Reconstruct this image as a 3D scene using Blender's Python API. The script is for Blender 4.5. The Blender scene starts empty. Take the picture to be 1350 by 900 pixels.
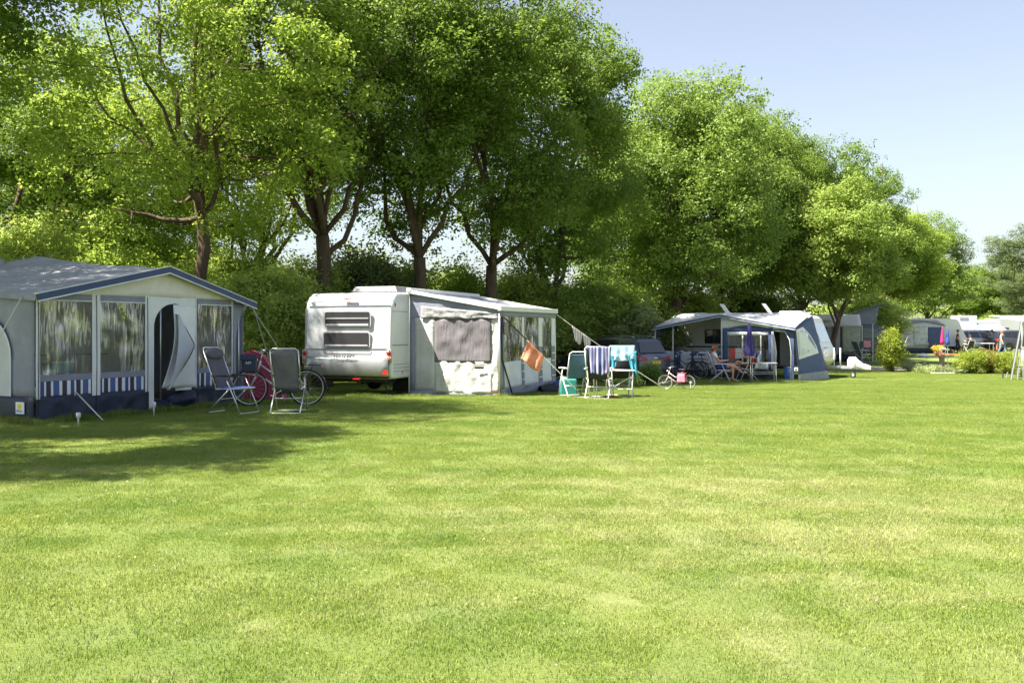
import bpy, bmesh, math, random
import numpy as np
from mathutils import Vector, Matrix, noise as mnoise
R = math.radians
scene = bpy.context.scene
COL = scene.collection

# ---------------- camera, sky, sun, exposure ----------------
cam = bpy.data.cameras.new('camera')
cam.lens = 35.0; cam.sensor_width = 36.0; cam.shift_y = -16/1350
cam.clip_start = 0.1; cam.clip_end = 3000
camo = bpy.data.objects.new('camera', cam); COL.objects.link(camo)
camo.location = (0, 0, 1.5); camo.rotation_euler = (R(90), 0, 0)
scene.camera = camo

SUN_EL, SUN_AZ = R(57), math.atan2(-0.34, -1.0)      # sun to the left, slightly behind the camera
SD = Vector((math.cos(SUN_EL)*math.cos(SUN_AZ), math.cos(SUN_EL)*math.sin(SUN_AZ), math.sin(SUN_EL)))
world = bpy.data.worlds.new('World'); scene.world = world; world.use_nodes = True
wn = world.node_tree; bg = wn.nodes['Background']
sky = wn.nodes.new('ShaderNodeTexSky'); sky.sky_type = 'NISHITA'; sky.sun_disc = False
sky.sun_elevation = SUN_EL; sky.sun_rotation = math.atan2(SD.x, SD.y)
sky.air_density = 1.0; sky.dust_density = 1.6; sky.ozone_density = 1.5
shs = wn.nodes.new('ShaderNodeHueSaturation'); shs.inputs['Saturation'].default_value = .66; shs.inputs['Hue'].default_value = .507
wn.links.new(sky.outputs[0], shs.inputs['Color']); wn.links.new(shs.outputs[0], bg.inputs[0]); bg.inputs[1].default_value = 0.0560
sl = bpy.data.lights.new('sun', 'SUN'); sl.energy = 5.0; sl.angle = R(0.55); sl.color = (1, 0.92, 0.78)
so = bpy.data.objects.new('sun', sl); COL.objects.link(so)
so.rotation_euler = SD.to_track_quat('Z', 'Y').to_euler(); so.location = (-20, 0, 30)
scene.view_settings.view_transform = 'Standard'; scene.view_settings.look = 'None'
scene.view_settings.gamma = 1; scene.view_settings.use_curve_mapping = False
scene.view_settings.exposure = 2.04
scene.render.engine = 'CYCLES'
scene.cycles.max_bounces = 6; scene.cycles.transparent_max_bounces = 12
scene.cycles.diffuse_bounces = 3; scene.cycles.transmission_bounces = 4; scene.cycles.glossy_bounces = 2
scene.cycles.use_denoising = True

# ---------------- measuring ----------------
F = 1312.0
PROF = [(-60, 0), (19, 0), (21, -.015), (23, -.06), (25, -.12), (27, -.18), (29, -.26), (32, -.36), (37, -.45), (44, -.45), (50, -.38), (58, -.26), (70, -.25), (100, -.2), (900, -.2)]
def gz(y):
    for (a, za), (b, zb) in zip(PROF, PROF[1:]):
        if y <= b: return za + (zb-za)*max(0, (y-a))/(b-a)
    return PROF[-1][1]
def X(px, d): return (px-675)*d/F
def Z(py, d): return 1.5-(py-434)*d/F
def G(px, d): return Vector((X(px, d), d, gz(d)))

# ---------------- tagging and object helpers ----------------
def tag(o, label=None, cat=None, group=None, kind=None):
    if label: o['label'] = label
    if cat: o['category'] = cat
    if group: o['group'] = group
    if kind: o['kind'] = kind
    return o
def thing(name, label, cat, loc=(0, 0, 0), rz=0, group=None, scale=1):
    o = bpy.data.objects.new(name, None); COL.objects.link(o)
    o.location = loc; o.rotation_euler = (0, 0, rz); o.scale = (scale,)*3; o.empty_display_size = .3
    return tag(o, label, cat, group)
def children(o): return [c for c in COL.objects if c.parent is o]
def copy_tree(o, parent=None, kids=None):
    if kids is None:
        kids = {}
        for c in COL.objects:
            if c.parent: kids.setdefault(c.parent.name, []).append(c)
    c = o.copy(); COL.objects.link(c); c.parent = parent
    for ch in kids.get(o.name, []): copy_tree(ch, c, kids)
    return c

# ---------------- materials ----------------
def nd(nt, t, **kw):
    n = nt.nodes.new(t)
    for k, v in kw.items():
        if k.startswith('i_'):
            n.inputs[k[2:].replace('_', ' ')].default_value = v
        else: setattr(n, k, v)
    return n
MATS = {}
def mat(name, col, rough=.6, metal=0, var=.12, scale=6.0, bump=0, bscale=30, spec=.4, trans=0, coat=0, aniso=None, sheen=0, dirt=None):
    if name in MATS: return MATS[name]
    m = bpy.data.materials.new(name); m.use_nodes = True; nt = m.node_tree
    b = nt.nodes['Principled BSDF']
    b.inputs['Roughness'].default_value = rough; b.inputs['Metallic'].default_value = metal
    b.inputs['Specular IOR Level'].default_value = spec; b.inputs['Coat Weight'].default_value = coat
    b.inputs['Coat Roughness'].default_value = .08
    tc = nd(nt, 'ShaderNodeTexCoord')
    mp = nd(nt, 'ShaderNodeMapping'); nt.links.new(tc.outputs['Object'], mp.inputs[0])
    if aniso: mp.inputs['Scale'].default_value = aniso
    n = nd(nt, 'ShaderNodeTexNoise', i_Scale=scale, i_Detail=5.0, i_Roughness=.62); nt.links.new(mp.outputs[0], n.inputs['Vector'])
    r = nd(nt, 'ShaderNodeValToRGB'); r.color_ramp.elements[0].position = .3; r.color_ramp.elements[1].position = .72
    lo = [max(0, c*(1-var)) for c in col]; hi = [min(1, c*(1+var*.7)) for c in col]
    if dirt: lo = [c*(1-.5*var)*(1-var)+d*var*.5 for c, d in zip(col, dirt)]
    r.color_ramp.elements[0].color = (*lo, 1); r.color_ramp.elements[1].color = (*hi, 1)
    nt.links.new(n.outputs[0], r.inputs[0]); nt.links.new(r.outputs[0], b.inputs['Base Color'])
    if bump:
        n2 = nd(nt, 'ShaderNodeTexNoise', i_Scale=bscale, i_Detail=4.0); nt.links.new(mp.outputs[0], n2.inputs['Vector'])
        bp = nd(nt, 'ShaderNodeBump', i_Strength=min(1, bump), i_Distance=.02*max(1, bump)); nt.links.new(n2.outputs[0], bp.inputs['Height'])
        nt.links.new(bp.outputs[0], b.inputs['Normal'])
    if trans:
        tr = nd(nt, 'ShaderNodeBsdfTranslucent'); nt.links.new(r.outputs[0], tr.inputs[0])
        mx = nd(nt, 'ShaderNodeMixShader'); mx.inputs[0].default_value = trans
        nt.links.new(b.outputs[0], mx.inputs[1]); nt.links.new(tr.outputs[0], mx.inputs[2])
        nt.links.new(mx.outputs[0], nt.nodes['Material Output'].inputs[0])
    MATS[name] = m; return m
def pvc(name, tint=(.8, .82, .8), fac=.17, bump=.5, scale=9, aniso=(2.4, 2.4, .22)):
    """clear window foil: mostly see-through, with wrinkled reflections"""
    if name in MATS: return MATS[name]
    m = bpy.data.materials.new(name); m.use_nodes = True; nt = m.node_tree; nt.nodes.remove(nt.nodes['Principled BSDF'])
    tc = nd(nt, 'ShaderNodeTexCoord'); mp = nd(nt, 'ShaderNodeMapping'); mp.inputs['Scale'].default_value = aniso
    nt.links.new(tc.outputs['Object'], mp.inputs[0])
    n = nd(nt, 'ShaderNodeTexNoise', i_Scale=scale, i_Detail=6.0, i_Roughness=.6, i_Distortion=1.2); nt.links.new(mp.outputs[0], n.inputs['Vector'])
    bp = nd(nt, 'ShaderNodeBump', i_Strength=bump, i_Distance=.05); nt.links.new(n.outputs[0], bp.inputs['Height'])
    g = nd(nt, 'ShaderNodeBsdfGlossy', i_Roughness=.07); g.inputs[0].default_value = (.95, .95, .95, 1); nt.links.new(bp.outputs[0], g.inputs['Normal'])
    t = nd(nt, 'ShaderNodeBsdfTransparent'); t.inputs[0].default_value = (*tint, 1)
    d = nd(nt, 'ShaderNodeBsdfDiffuse'); d.inputs[0].default_value = (.5, .5, .47, 1)
    m1 = nd(nt, 'ShaderNodeMixShader'); m1.inputs[0].default_value = .10; nt.links.new(g.outputs[0], m1.inputs[1]); nt.links.new(d.outputs[0], m1.inputs[2])
    rp = nd(nt, 'ShaderNodeMapRange'); rp.inputs[1].default_value = .46; rp.inputs[2].default_value = .74; rp.inputs[3].default_value = fac*.4; rp.inputs[4].default_value = min(.95, fac*3.4)
    n3 = nd(nt, 'ShaderNodeTexNoise', i_Scale=1.7, i_Detail=3.0, i_Distortion=.6); nt.links.new(tc.outputs['Object'], n3.inputs['Vector'])
    ad = nd(nt, 'ShaderNodeMath', operation='MULTIPLY_ADD'); nt.links.new(n3.outputs[0], ad.inputs[0]); ad.inputs[1].default_value = .75; ad.inputs[2].default_value = -.375
    a2 = nd(nt, 'ShaderNodeMath', operation='ADD'); nt.links.new(n.outputs[0], a2.inputs[0]); nt.links.new(ad.outputs[0], a2.inputs[1])
    nt.links.new(a2.outputs[0], rp.inputs[0])
    m2 = nd(nt, 'ShaderNodeMixShader'); nt.links.new(rp.outputs[0], m2.inputs[0]); nt.links.new(t.outputs[0], m2.inputs[1]); nt.links.new(m1.outputs[0], m2.inputs[2])
    nt.links.new(m2.outputs[0], nt.nodes['Material Output'].inputs[0])
    MATS[name] = m; return m
def glass(name, col=(.02, .025, .03), rough=.06):
    return mat(name, col, rough, 0, .1, 3, spec=.9, coat=.6)

# ---------------- mesh builder ----------------
class MB:
    def __init__(s): s.v = []; s.f = []; s.m = []; s.mi = 0
    def mat(s, i): s.mi = i; return s
    def add(s, vs, fs):
        b = len(s.v); s.v += [tuple(v) for v in vs]
        s.f += [tuple(b+i for i in f) for f in fs]; s.m += [s.mi]*len(fs); return s
    def box(s, c, sz, M=None, taper=1.0):
        x, y, z = sz[0]/2, sz[1]/2, sz[2]/2; vs = []
        for k in (-1, 1):
            t = taper if k > 0 else 1
            for i, j in ((-1, -1), (1, -1), (1, 1), (-1, 1)):
                v = Vector((i*x*t, j*y*t, k*z))
                if M is not None: v = M @ v
                vs.append(v+Vector(c))
        return s.add(vs, [(3, 2, 1, 0), (4, 5, 6, 7), (0, 1, 5, 4), (1, 2, 6, 5), (2, 3, 7, 6), (3, 0, 4, 7)])
    def bar(s, a, b, w, h, up=(0, 0, 1)):
        a = Vector(a); b = Vector(b); d = (b-a).normalized(); u = Vector(up)
        if abs(d.dot(u)) > .98: u = Vector((0, 1, 0))
        r = d.cross(u).normalized(); u = r.cross(d)
        vs = [p+r*i*w/2+u*j*h/2 for p in (a, b) for i, j in ((-1, -1), (1, -1), (1, 1), (-1, 1))]
        return s.add(vs, [(0, 1, 2, 3), (7, 6, 5, 4), (4, 5, 1, 0), (5, 6, 2, 1), (6, 7, 3, 2), (7, 4, 0, 3)])
    def tube(s, pts, r, n=6, closed=False, caps=True):
        pts = [Vector(p) for p in pts]; m = len(pts); rr = r if isinstance(r, (list, tuple)) else [r]*m
        vs = []; prev = None
        for i, p in enumerate(pts):
            a = pts[(i-1) % m] if (closed or i > 0) else p; b = pts[(i+1) % m] if (closed or i < m-1) else p
            d = (b-a).normalized()
            if prev is None: u = d.cross(Vector((0, 0, 1))); u = u if u.length > .1 else d.cross(Vector((1, 0, 0)))
            else: u = prev-d*prev.dot(d)
            u.normalize(); prev = u; w = d.cross(u)
            vs += [p+(u*math.cos(2*math.pi*k/n)+w*math.sin(2*math.pi*k/n))*rr[i] for k in range(n)]
        fs = []
        for i in range(m if closed else m-1):
            j = (i+1) % m
            fs += [(i*n+k, j*n+k, j*n+(k+1) % n, i*n+(k+1) % n) for k in range(n)]
        if caps and not closed: fs += [tuple(range(n)), tuple(reversed(range((m-1)*n, m*n)))]
        return s.add(vs, fs)
    def prism(s, poly, vec):
        n = len(poly); vec = Vector(vec); p = [Vector(q) for q in poly]
        return s.add(p+[q+vec for q in p], [tuple(reversed(range(n))), tuple(range(n, 2*n))]+[(i, (i+1) % n, n+(i+1) % n, n+i) for i in range(n)])
    def grid(s, fn, nu, nv):
        vs = [fn(i/nu, j/nv) for j in range(nv+1) for i in range(nu+1)]
        return s.add(vs, [(j*(nu+1)+i, j*(nu+1)+i+1, (j+1)*(nu+1)+i+1, (j+1)*(nu+1)+i) for j in range(nv) for i in range(nu)])
    def poly(s, pts): return s.add(pts, [tuple(range(len(pts)))])
    def ell(s, c, r, nu=14, nv=9, M=None):
        c = Vector(c); vs = []
        for j in range(nv+1):
            th = math.pi*j/nv
            for i in range(nu):
                ph = 2*math.pi*i/nu
                v = Vector((r[0]*math.sin(th)*math.cos(ph), r[1]*math.sin(th)*math.sin(ph), r[2]*math.cos(th)))
                vs.append(c+(M @ v if M is not None else v))
        return s.add(vs, [(j*nu+i, (j+1)*nu+i, (j+1)*nu+(i+1) % nu, j*nu+(i+1) % nu) for j in range(nv) for i in range(nu)])
    def lathe(s, prof, n=16, c=(0, 0, 0), axis='z'):
        c = Vector(c); vs = []
        for r, z in prof:
            for k in range(n):
                a = 2*math.pi*k/n; x, y = r*math.cos(a), r*math.sin(a)
                vs.append(c+(Vector((x, y, z)) if axis == 'z' else Vector((x, z, y)) if axis == 'y' else Vector((z, x, y))))
        return s.add(vs, [(i*n+k, i*n+(k+1) % n, (i+1)*n+(k+1) % n, (i+1)*n+k) for i in range(len(prof)-1) for k in range(n)])
    def build(s, name, mats, parent=None, smooth=False, bevel=0, thick=0, loc=None):
        me = bpy.data.meshes.new(name); me.from_pydata(s.v, [], s.f)
        if not isinstance(mats, (list, tuple)): mats = [mats]
        for m in mats: me.materials.append(m)
        me.polygons.foreach_set('material_index', s.m)
        if smooth: me.polygons.foreach_set('use_smooth', [True]*len(s.f))
        bm = bmesh.new(); bm.from_mesh(me)
        if len(s.v) < 60000: bmesh.ops.remove_doubles(bm, verts=bm.verts, dist=1e-5)
        bmesh.ops.recalc_face_normals(bm, faces=bm.faces); bm.to_mesh(me); bm.free()
        o = bpy.data.objects.new(name, me); COL.objects.link(o)
        if parent: o.parent = parent
        if loc is not None: o.location = loc
        if thick:
            md = o.modifiers.new('s', 'SOLIDIFY'); md.thickness = thick; md.offset = 0
        if bevel:
            md = o.modifiers.new('b', 'BEVEL'); md.width = bevel; md.segments = 3; md.limit_method = 'ANGLE'; md.angle_limit = R(40)
            if smooth is None or not smooth: me.polygons.foreach_set('use_smooth', [True]*len(me.polygons)); w = o.modifiers.new('w', 'WEIGHTED_NORMAL')
        return o
def rotz(a): return Matrix.Rotation(a, 3, 'Z')
def rotx(a): return Matrix.Rotation(a, 3, 'X')
def roty(a): return Matrix.Rotation(a, 3, 'Y')
def text_mesh(s, name, size, material, parent, loc, rot, extrude=.002, sx=1.0):
    cu = bpy.data.curves.new(name, 'FONT'); cu.body = s; cu.size = size; cu.extrude = extrude; cu.align_x = 'CENTER'; cu.align_y = 'CENTER'
    t = bpy.data.objects.new(name, cu); COL.objects.link(t); bpy.context.view_layer.update()
    me = bpy.data.meshes.new_from_object(t.evaluated_get(bpy.context.evaluated_depsgraph_get()))
    COL.objects.unlink(t); bpy.data.objects.remove(t)
    me.materials.clear(); me.materials.append(material)
    o = bpy.data.objects.new(name, me); COL.objects.link(o); o.parent = parent; o.location = loc; o.rotation_euler = rot; o.scale = (sx, 1, 1)
    return o
def arc(cx, cy, r, a0, a1, n=8): return [(cx+r*math.cos(a0+(a1-a0)*i/n), cy+r*math.sin(a0+(a1-a0)*i/n)) for i in range(n+1)]
def rrect(x0, y0, x1, y1, r, n=5):
    return arc(x1-r, y0+r, r, -math.pi/2, 0, n)+arc(x1-r, y1-r, r, 0, math.pi/2, n)+arc(x0+r, y1-r, r, math.pi/2, math.pi, n)+arc(x0+r, y0+r, r, math.pi, 1.5*math.pi, n)
def fbm(x, y, z=0): return mnoise.fractal(Vector((x, y, z)), 1.0, 2.0, 4)

# ---------------- ground ----------------
def lawn_nodes(nt, pos):
    """patchy lawn colour from the world position: green, dry and mown streaks"""
    def noise(scale, det, rough=.6, sc=(1, 1, 1), rz=0, loc=(0, 0, 0)):
        mp = nd(nt, 'ShaderNodeMapping'); mp.inputs['Scale'].default_value = sc; mp.inputs['Rotation'].default_value = (0, 0, rz); mp.inputs['Location'].default_value = loc
        nt.links.new(pos, mp.inputs[0]); n = nd(nt, 'ShaderNodeTexNoise', i_Scale=scale, i_Detail=det, i_Roughness=rough)
        nt.links.new(mp.outputs[0], n.inputs['Vector']); return n.outputs[0]
    def rng(x, a, b, c=0, d=1):
        m = nd(nt, 'ShaderNodeMapRange'); m.inputs[1].default_value = a; m.inputs[2].default_value = b; m.inputs[3].default_value = c; m.inputs[4].default_value = d
        nt.links.new(x, m.inputs[0]); return m.outputs[0]
    def mixc(f, a, b):
        m = nd(nt, 'ShaderNodeMix', data_type='RGBA'); nt.links.new(f, m.inputs[0])
        for s, i in ((a, 6), (b, 7)):
            if isinstance(s, tuple): m.inputs[i].default_value = (*s, 1)
            else: nt.links.new(s, m.inputs[i])
        return m.outputs[2]
    def mul(a, b):
        m = nd(nt, 'ShaderNodeMath', operation='MULTIPLY'); nt.links.new(a, m.inputs[0])
        if isinstance(b, float): m.inputs[1].default_value = b
        else: nt.links.new(b, m.inputs[1])
        return m.outputs[0]
    def add(a, b):
        m = nd(nt, 'ShaderNodeMath', operation='ADD'); nt.links.new(a, m.inputs[0]); nt.links.new(b, m.inputs[1]); return m.outputs[0]
    g = mixc(rng(noise(1.1, 6), .35, .68), LAWN[0], LAWN[1])
    streak = rng(noise(.55, 4, .55, (.28, 2.2, 1), R(16)), .42, .66)
    g = mixc(mul(streak, .55), g, LAWN[2])
    # dried-out area right of the middle, fading into the rest
    sep = nd(nt, 'ShaderNodeVectorMath', operation='DISTANCE'); nt.links.new(pos, sep.inputs[0]); sep.inputs[1].default_value = (2.3, 8.3, 0)
    near = rng(sep.outputs['Value'], 4.6, .6, 0, .17)
    dry = rng(add(noise(1.15, 8, .74, loc=(3.7, 1.2, 0)), near), .53, .74)
    g = mixc(mul(dry, .62), g, LAWN[3])
    return g
LAWN = [(.155, .24, .035), (.235, .30, .052), (.29, .345, .095), (.39, .39, .17)]
def lawn_mat(name, blade):
    m = bpy.data.materials.new(name); m.use_nodes = True; nt = m.node_tree; b = nt.nodes['Principled BSDF']
    geo = nd(nt, 'ShaderNodeNewGeometry'); c = lawn_nodes(nt, geo.outputs['Position'])
    hs = nd(nt, 'ShaderNodeHueSaturation'); nt.links.new(c, hs.inputs['Color'])
    if blade:
        at = nd(nt, 'ShaderNodeAttribute'); at.attribute_name = 'rnd'
        rm = nd(nt, 'ShaderNodeMapRange'); rm.inputs[3].default_value = .72; rm.inputs[4].default_value = 1.3; nt.links.new(at.outputs['Fac'], rm.inputs[0])
        nt.links.new(rm.outputs[0], hs.inputs['Value'])
        r2 = nd(nt, 'ShaderNodeMapRange'); r2.inputs[3].default_value = .47; r2.inputs[4].default_value = .53; nt.links.new(at.outputs['Vector'], r2.inputs[0])
        b.inputs['Roughness'].default_value = .45; b.inputs['Specular IOR Level'].default_value = .35
        tr = nd(nt, 'ShaderNodeBsdfTranslucent'); nt.links.new(hs.outputs[0], tr.inputs[0])
        mx = nd(nt, 'ShaderNodeMixShader'); mx.inputs[0].default_value = .45
        nt.links.new(b.outputs[0], mx.inputs[1]); nt.links.new(tr.outputs[0], mx.inputs[2]); nt.links.new(mx.outputs[0], nt.nodes['Material Output'].inputs[0])
    else:
        n = nd(nt, 'ShaderNodeTexNoise', i_Scale=38.0, i_Detail=6.0, i_Roughness=.8); nt.links.new(geo.outputs['Position'], n.inputs['Vector'])
        rm = nd(nt, 'ShaderNodeMapRange'); rm.inputs[1].default_value = .3; rm.inputs[2].default_value = .7; rm.inputs[3].default_value = .42; rm.inputs[4].default_value = .82; nt.links.new(n.outputs[0], rm.inputs[0])
        nt.links.new(rm.outputs[0], hs.inputs['Value'])
        bp = nd(nt, 'ShaderNodeBump', i_Strength=.8, i_Distance=.03); nt.links.new(n.outputs[0], bp.inputs['Height']); nt.links.new(bp.outputs[0], b.inputs['Normal'])
        b.inputs['Roughness'].default_value = .9
    nt.links.new(hs.outputs[0], b.inputs['Base Color'])
    return m
ys = sorted(set([-60, -20, 0, 4, 8, 12, 16, 18]+[19+.5*i for i in range(80)]+[58+4*i for i in range(12)]+[110, 150, 250, 450, 900]))
xs = [-500, -200, -80, -40, -20, -10, 0, 10, 20, 40, 80, 200, 500]
def gzs(y): return (gz(y-.8)+gz(y)+gz(y+.8))/3
g = MB(); g.add([(x, y, gzs(y)) for y in ys for x in xs], [(j*len(xs)+i, j*len(xs)+i+1, (j+1)*len(xs)+i+1, (j+1)*len(xs)+i) for j in range(len(ys)-1) for i in range(len(xs)-1)])
tag(g.build('ground', lawn_mat('lawn_soil', False), smooth=True), kind='structure')
def strip(name, pts, m, dz):
    s = MB(); n = len(pts)
    s.grid(lambda u, v: (lambda a, b: (a[0]*(1-u)+b[0]*u, a[1]*(1-u)+b[1]*u, gzs(a[1]*(1-u)+b[1]*u)+dz))(*(lambda t: (pts[min(int(t), n-2)][0:2], pts[min(int(t), n-2)][2:4]) if t >= n-1 else
        ([pts[int(t)][k]*(1-t % 1)+pts[int(t)+1][k]*(t % 1) for k in (0, 1)], [pts[int(t)][k]*(1-t % 1)+pts[int(t)+1][k]*(t % 1) for k in (2, 3)]))(v*(n-1)-1e-6 if v > .999 else v*(n-1))), 6, 40)
    return tag(s.build(name, m), kind='structure')
strip('path', [(14.6, 49.5, 14.2, 46.2), (20, 49.6, 20, 46.4), (30, 49.9, 30, 46.9), (60, 52, 60, 49)], mat('path_gravel', (.20, .185, .165), .9, var=.25, scale=3, bump=.6, bscale=90), .006)
strip('camp_road', [(27, 84, 27, 79), (60, 84, 60, 79)], mat('road_gravel', (.22, .20, .18), .9, var=.2, scale=2, bump=.4, bscale=50), .006)

# grass blades: one patch mesh and loose points, instanced by geometry nodes
rs = np.random.RandomState(5)
def blades(n, size, hmin, hmax, w, rs, clump=0):
    p = (rs.rand(n, 2)-.5)*size
    if clump:
        c = (rs.rand(max(1, n//clump), 2)-.5)*size; p = c[rs.randint(0, len(c), n)]+rs.normal(0, .022, (n, 2))
    h = rs.uniform(hmin, hmax, n); a = rs.rand(n)*2*np.pi; lean = rs.uniform(.15, 1.1, n)*h
    la = rs.rand(n)*2*np.pi; dx = np.cos(la)*lean; dy = np.sin(la)*lean; ww = w*rs.uniform(.6, 1.3, n)
    V = np.zeros((n, 5, 3)); cx, cy = np.cos(a)*ww/2, np.sin(a)*ww/2
    V[:, 0] = np.stack([p[:, 0]-cx, p[:, 1]-cy, np.full(n, -.004)], 1); V[:, 1] = np.stack([p[:, 0]+cx, p[:, 1]+cy, np.full(n, -.004)], 1)
    V[:, 2] = np.stack([p[:, 0]+cx*.8+dx*.35, p[:, 1]+cy*.8+dy*.35, h*.6], 1); V[:, 3] = np.stack([p[:, 0]-cx*.8+dx*.35, p[:, 1]-cy*.8+dy*.35, h*.6], 1)
    V[:, 4] = np.stack([p[:, 0]+dx, p[:, 1]+dy, h], 1)
    return V.reshape(-1, 3), n
def np_mesh(name, V, loops, starts, totals, rnd=None):
    me = bpy.data.meshes.new(name); me.vertices.add(len(V)); me.vertices.foreach_set('co', np.ascontiguousarray(V, dtype=np.float32).ravel())
    me.loops.add(len(loops)); me.loops.foreach_set('vertex_index', loops.astype(np.int32)); me.polygons.add(len(starts))
    me.polygons.foreach_set('loop_start', starts.astype(np.int32))
    if rnd is not None:
        a = me.attributes.new('rnd', 'FLOAT', 'POINT'); a.data.foreach_set('value', rnd.astype(np.float32))
    me.update(calc_edges=True); return me
def blade_topo(n, off=0):
    b = np.arange(n)*5+off
    L = np.stack([b, b+1, b+2, b+3, b+3, b+2, b+4], 1).ravel()
    S = np.stack([np.arange(n)*7, np.arange(n)*7+4], 1).ravel()
    return L, S
def grass_object(name, patch_n, size, hmin, hmax, w, pts, material, seed, clump=0):
    rs = np.random.RandomState(seed)
    V, n = blades(patch_n, size, hmin, hmax, w, rs, clump); L, S = blade_topo(n)
    P = np.array(pts); A = np.concatenate([V, P]); rnd = np.concatenate([np.repeat(rs.rand(n), 5), np.zeros(len(P))])
    me = np_mesh(name, A, L, S, None, rnd)
    a = me.attributes.new('pt', 'FLOAT', 'POINT'); a.data.foreach_set('value', np.concatenate([np.zeros(len(V)), np.ones(len(P))]).astype(np.float32))
    me.materials.append(material); o = bpy.data.objects.new(name, me); COL.objects.link(o)
    t = bpy.data.node_groups.new(name+'_nodes', 'GeometryNodeTree')
    t.interface.new_socket('Geometry', in_out='INPUT', socket_type='NodeSocketGeometry'); t.interface.new_socket('Geometry', in_out='OUTPUT', socket_type='NodeSocketGeometry')
    gi = t.nodes.new('NodeGroupInput'); go = t.nodes.new('NodeGroupOutput')
    na = t.nodes.new('GeometryNodeInputNamedAttribute'); na.data_type = 'FLOAT'; na.inputs['Name'].default_value = 'pt'
    cmp = t.nodes.new('FunctionNodeCompare'); cmp.data_type = 'FLOAT'; cmp.operation = 'GREATER_THAN'; cmp.inputs[1].default_value = .5
    sp = t.nodes.new('GeometryNodeSeparateGeometry'); sp.domain = 'POINT'
    mp = t.nodes.new('GeometryNodeMeshToPoints'); ip = t.nodes.new('GeometryNodeInstanceOnPoints')
    rv = t.nodes.new('FunctionNodeRandomValue'); rv.data_type = 'FLOAT_VECTOR'; rv.inputs[0].default_value = (0, 0, 0); rv.inputs[1].default_value = (0, 0, 6.283)
    rsn = t.nodes.new('FunctionNodeRandomValue'); rsn.data_type = 'FLOAT'; rsn.inputs[2].default_value = .8; rsn.inputs[3].default_value = 1.15; rsn.inputs['Seed'].default_value = 3
    k = t.links.new
    k(na.outputs[0], cmp.inputs[0]); k(cmp.outputs[0], sp.inputs['Selection']); k(gi.outputs[0], sp.inputs[0])
    k(sp.outputs[0], mp.inputs[0]); k(mp.outputs[0], ip.inputs['Points']); k(sp.outputs[1], ip.inputs['Instance'])
    k(rv.outputs[0], ip.inputs['Rotation']); k(rsn.outputs[1], ip.inputs['Scale']); k(ip.outputs[0], go.inputs[0])
    md = o.modifiers.new('scatter', 'NODES'); md.node_group = t
    return tag(o, kind='stuff')
random.seed(3); pts = []
y = 3.6
while y < 47:
    st = .78 if y < 26 else .95
    x = -y*.56-1.5
    while x < y*.56+1.5:
        pts.append((x+random.uniform(-.2, .2), y+random.uniform(-.2, .2), gzs(y))); x += st
    y += st
bm_ = lawn_mat('lawn_blade', True)
tag(grass_object('grass', 6500, 1.15, .006, .024, .0036, pts, bm_, 1, 0), 'short mown lawn grass with dry yellow patches across the whole field', 'grass')
# longer unmown grass at the foot of the awnings and the caravan
def fringe(path, n, hmin, hmax, spread, seed):
    rs = np.random.RandomState(seed); V, n = blades(n, 0.0001, hmin, hmax, .006, rs); V = V.reshape(n, 5, 3)
    seg = [(np.array(a), np.array(b)) for a, b in zip(path, path[1:])]; ln = np.array([np.linalg.norm(b-a) for a, b in seg]); pick = rs.choice(len(seg), n, p=ln/ln.sum())
    for i in range(n):
        a, b = seg[pick[i]]; t = rs.rand(); p = a+(b-a)*t+rs.normal(0, spread, 2)
        V[i, :, 0] += p[0]; V[i, :, 1] += p[1]; V[i, :, 2] += gzs(p[1])
        V[i, :, 2] = np.where(V[i, :, 2] > gzs(p[1]), gzs(p[1])+(V[i, :, 2]-gzs(p[1]))*(.55+.6*abs(math.sin(p[0]*3+p[1]*2))), V[i, :, 2])
    return V.reshape(-1, 3), n
parts = [fringe([(-9.0, 16.4), (-7.52, 15.75), (-5.4, 19.95)], 9000, .05, .14, .10, 1), fringe([(-5.6, 20.0), (-3.3, 20.6)], 5000, .04, .13, .22, 2),
         fringe([(-5.0, 23.7), (-2.8, 22.95), (-.25, 22.95), (1.2, 27.1)], 6000, .03, .10, .08, 3), fringe([(-4.9, 24.2), (-2.6, 24.6)], 3000, .04, .12, .5, 5),
         fringe([(5.7, 40.2), (10.7, 37.5), (12.0, 39.4)], 5000, .04, .12, .10, 4)]
V = np.concatenate([p[0] for p in parts]); n = sum(p[1] for p in parts); L_, S_ = blade_topo(n)
o = bpy.data.objects.new('long_grass', np_mesh('long_grass', V, L_, S_, None, np.repeat(np.random.RandomState(8).rand(n), 5)*.6)); COL.objects.link(o); o.data.materials.append(bm_)
tag(o, 'longer unmown grass along the foot of the awnings and caravan', 'grass', kind='stuff')
# a few fallen leaves, daisies and clover heads
rs = np.random.RandomState(31); n = 170; px_ = rs.uniform(-60, 1400, n); dd_ = 4.2+22*rs.rand(n)**1.3
P_ = np.stack([(px_-675)*dd_/F, dd_, np.array([gzs(y) for y in dd_])+.018], 1)
a = rs.rand(n)*6.28; s_ = rs.uniform(.004, .009, n); V = np.zeros((n, 4, 3))
for k in range(4): V[:, k] = P_+np.stack([np.cos(a+k*1.571)*s_, np.sin(a+k*1.571)*s_*.8, rs.uniform(-.004, .006, n)], 1)
me = np_mesh('fallen_petals', V.reshape(-1, 3), np.arange(n*4), np.arange(n)*4, None); o = bpy.data.objects.new('fallen_petals', me); COL.objects.link(o)
me.materials.append(mat('dry_petal', (.50, .42, .25), .8, var=.45, scale=1.2)); tag(o, 'tiny pale petals and dry leaf bits scattered over the lawn', 'petals', kind='stuff')

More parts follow.
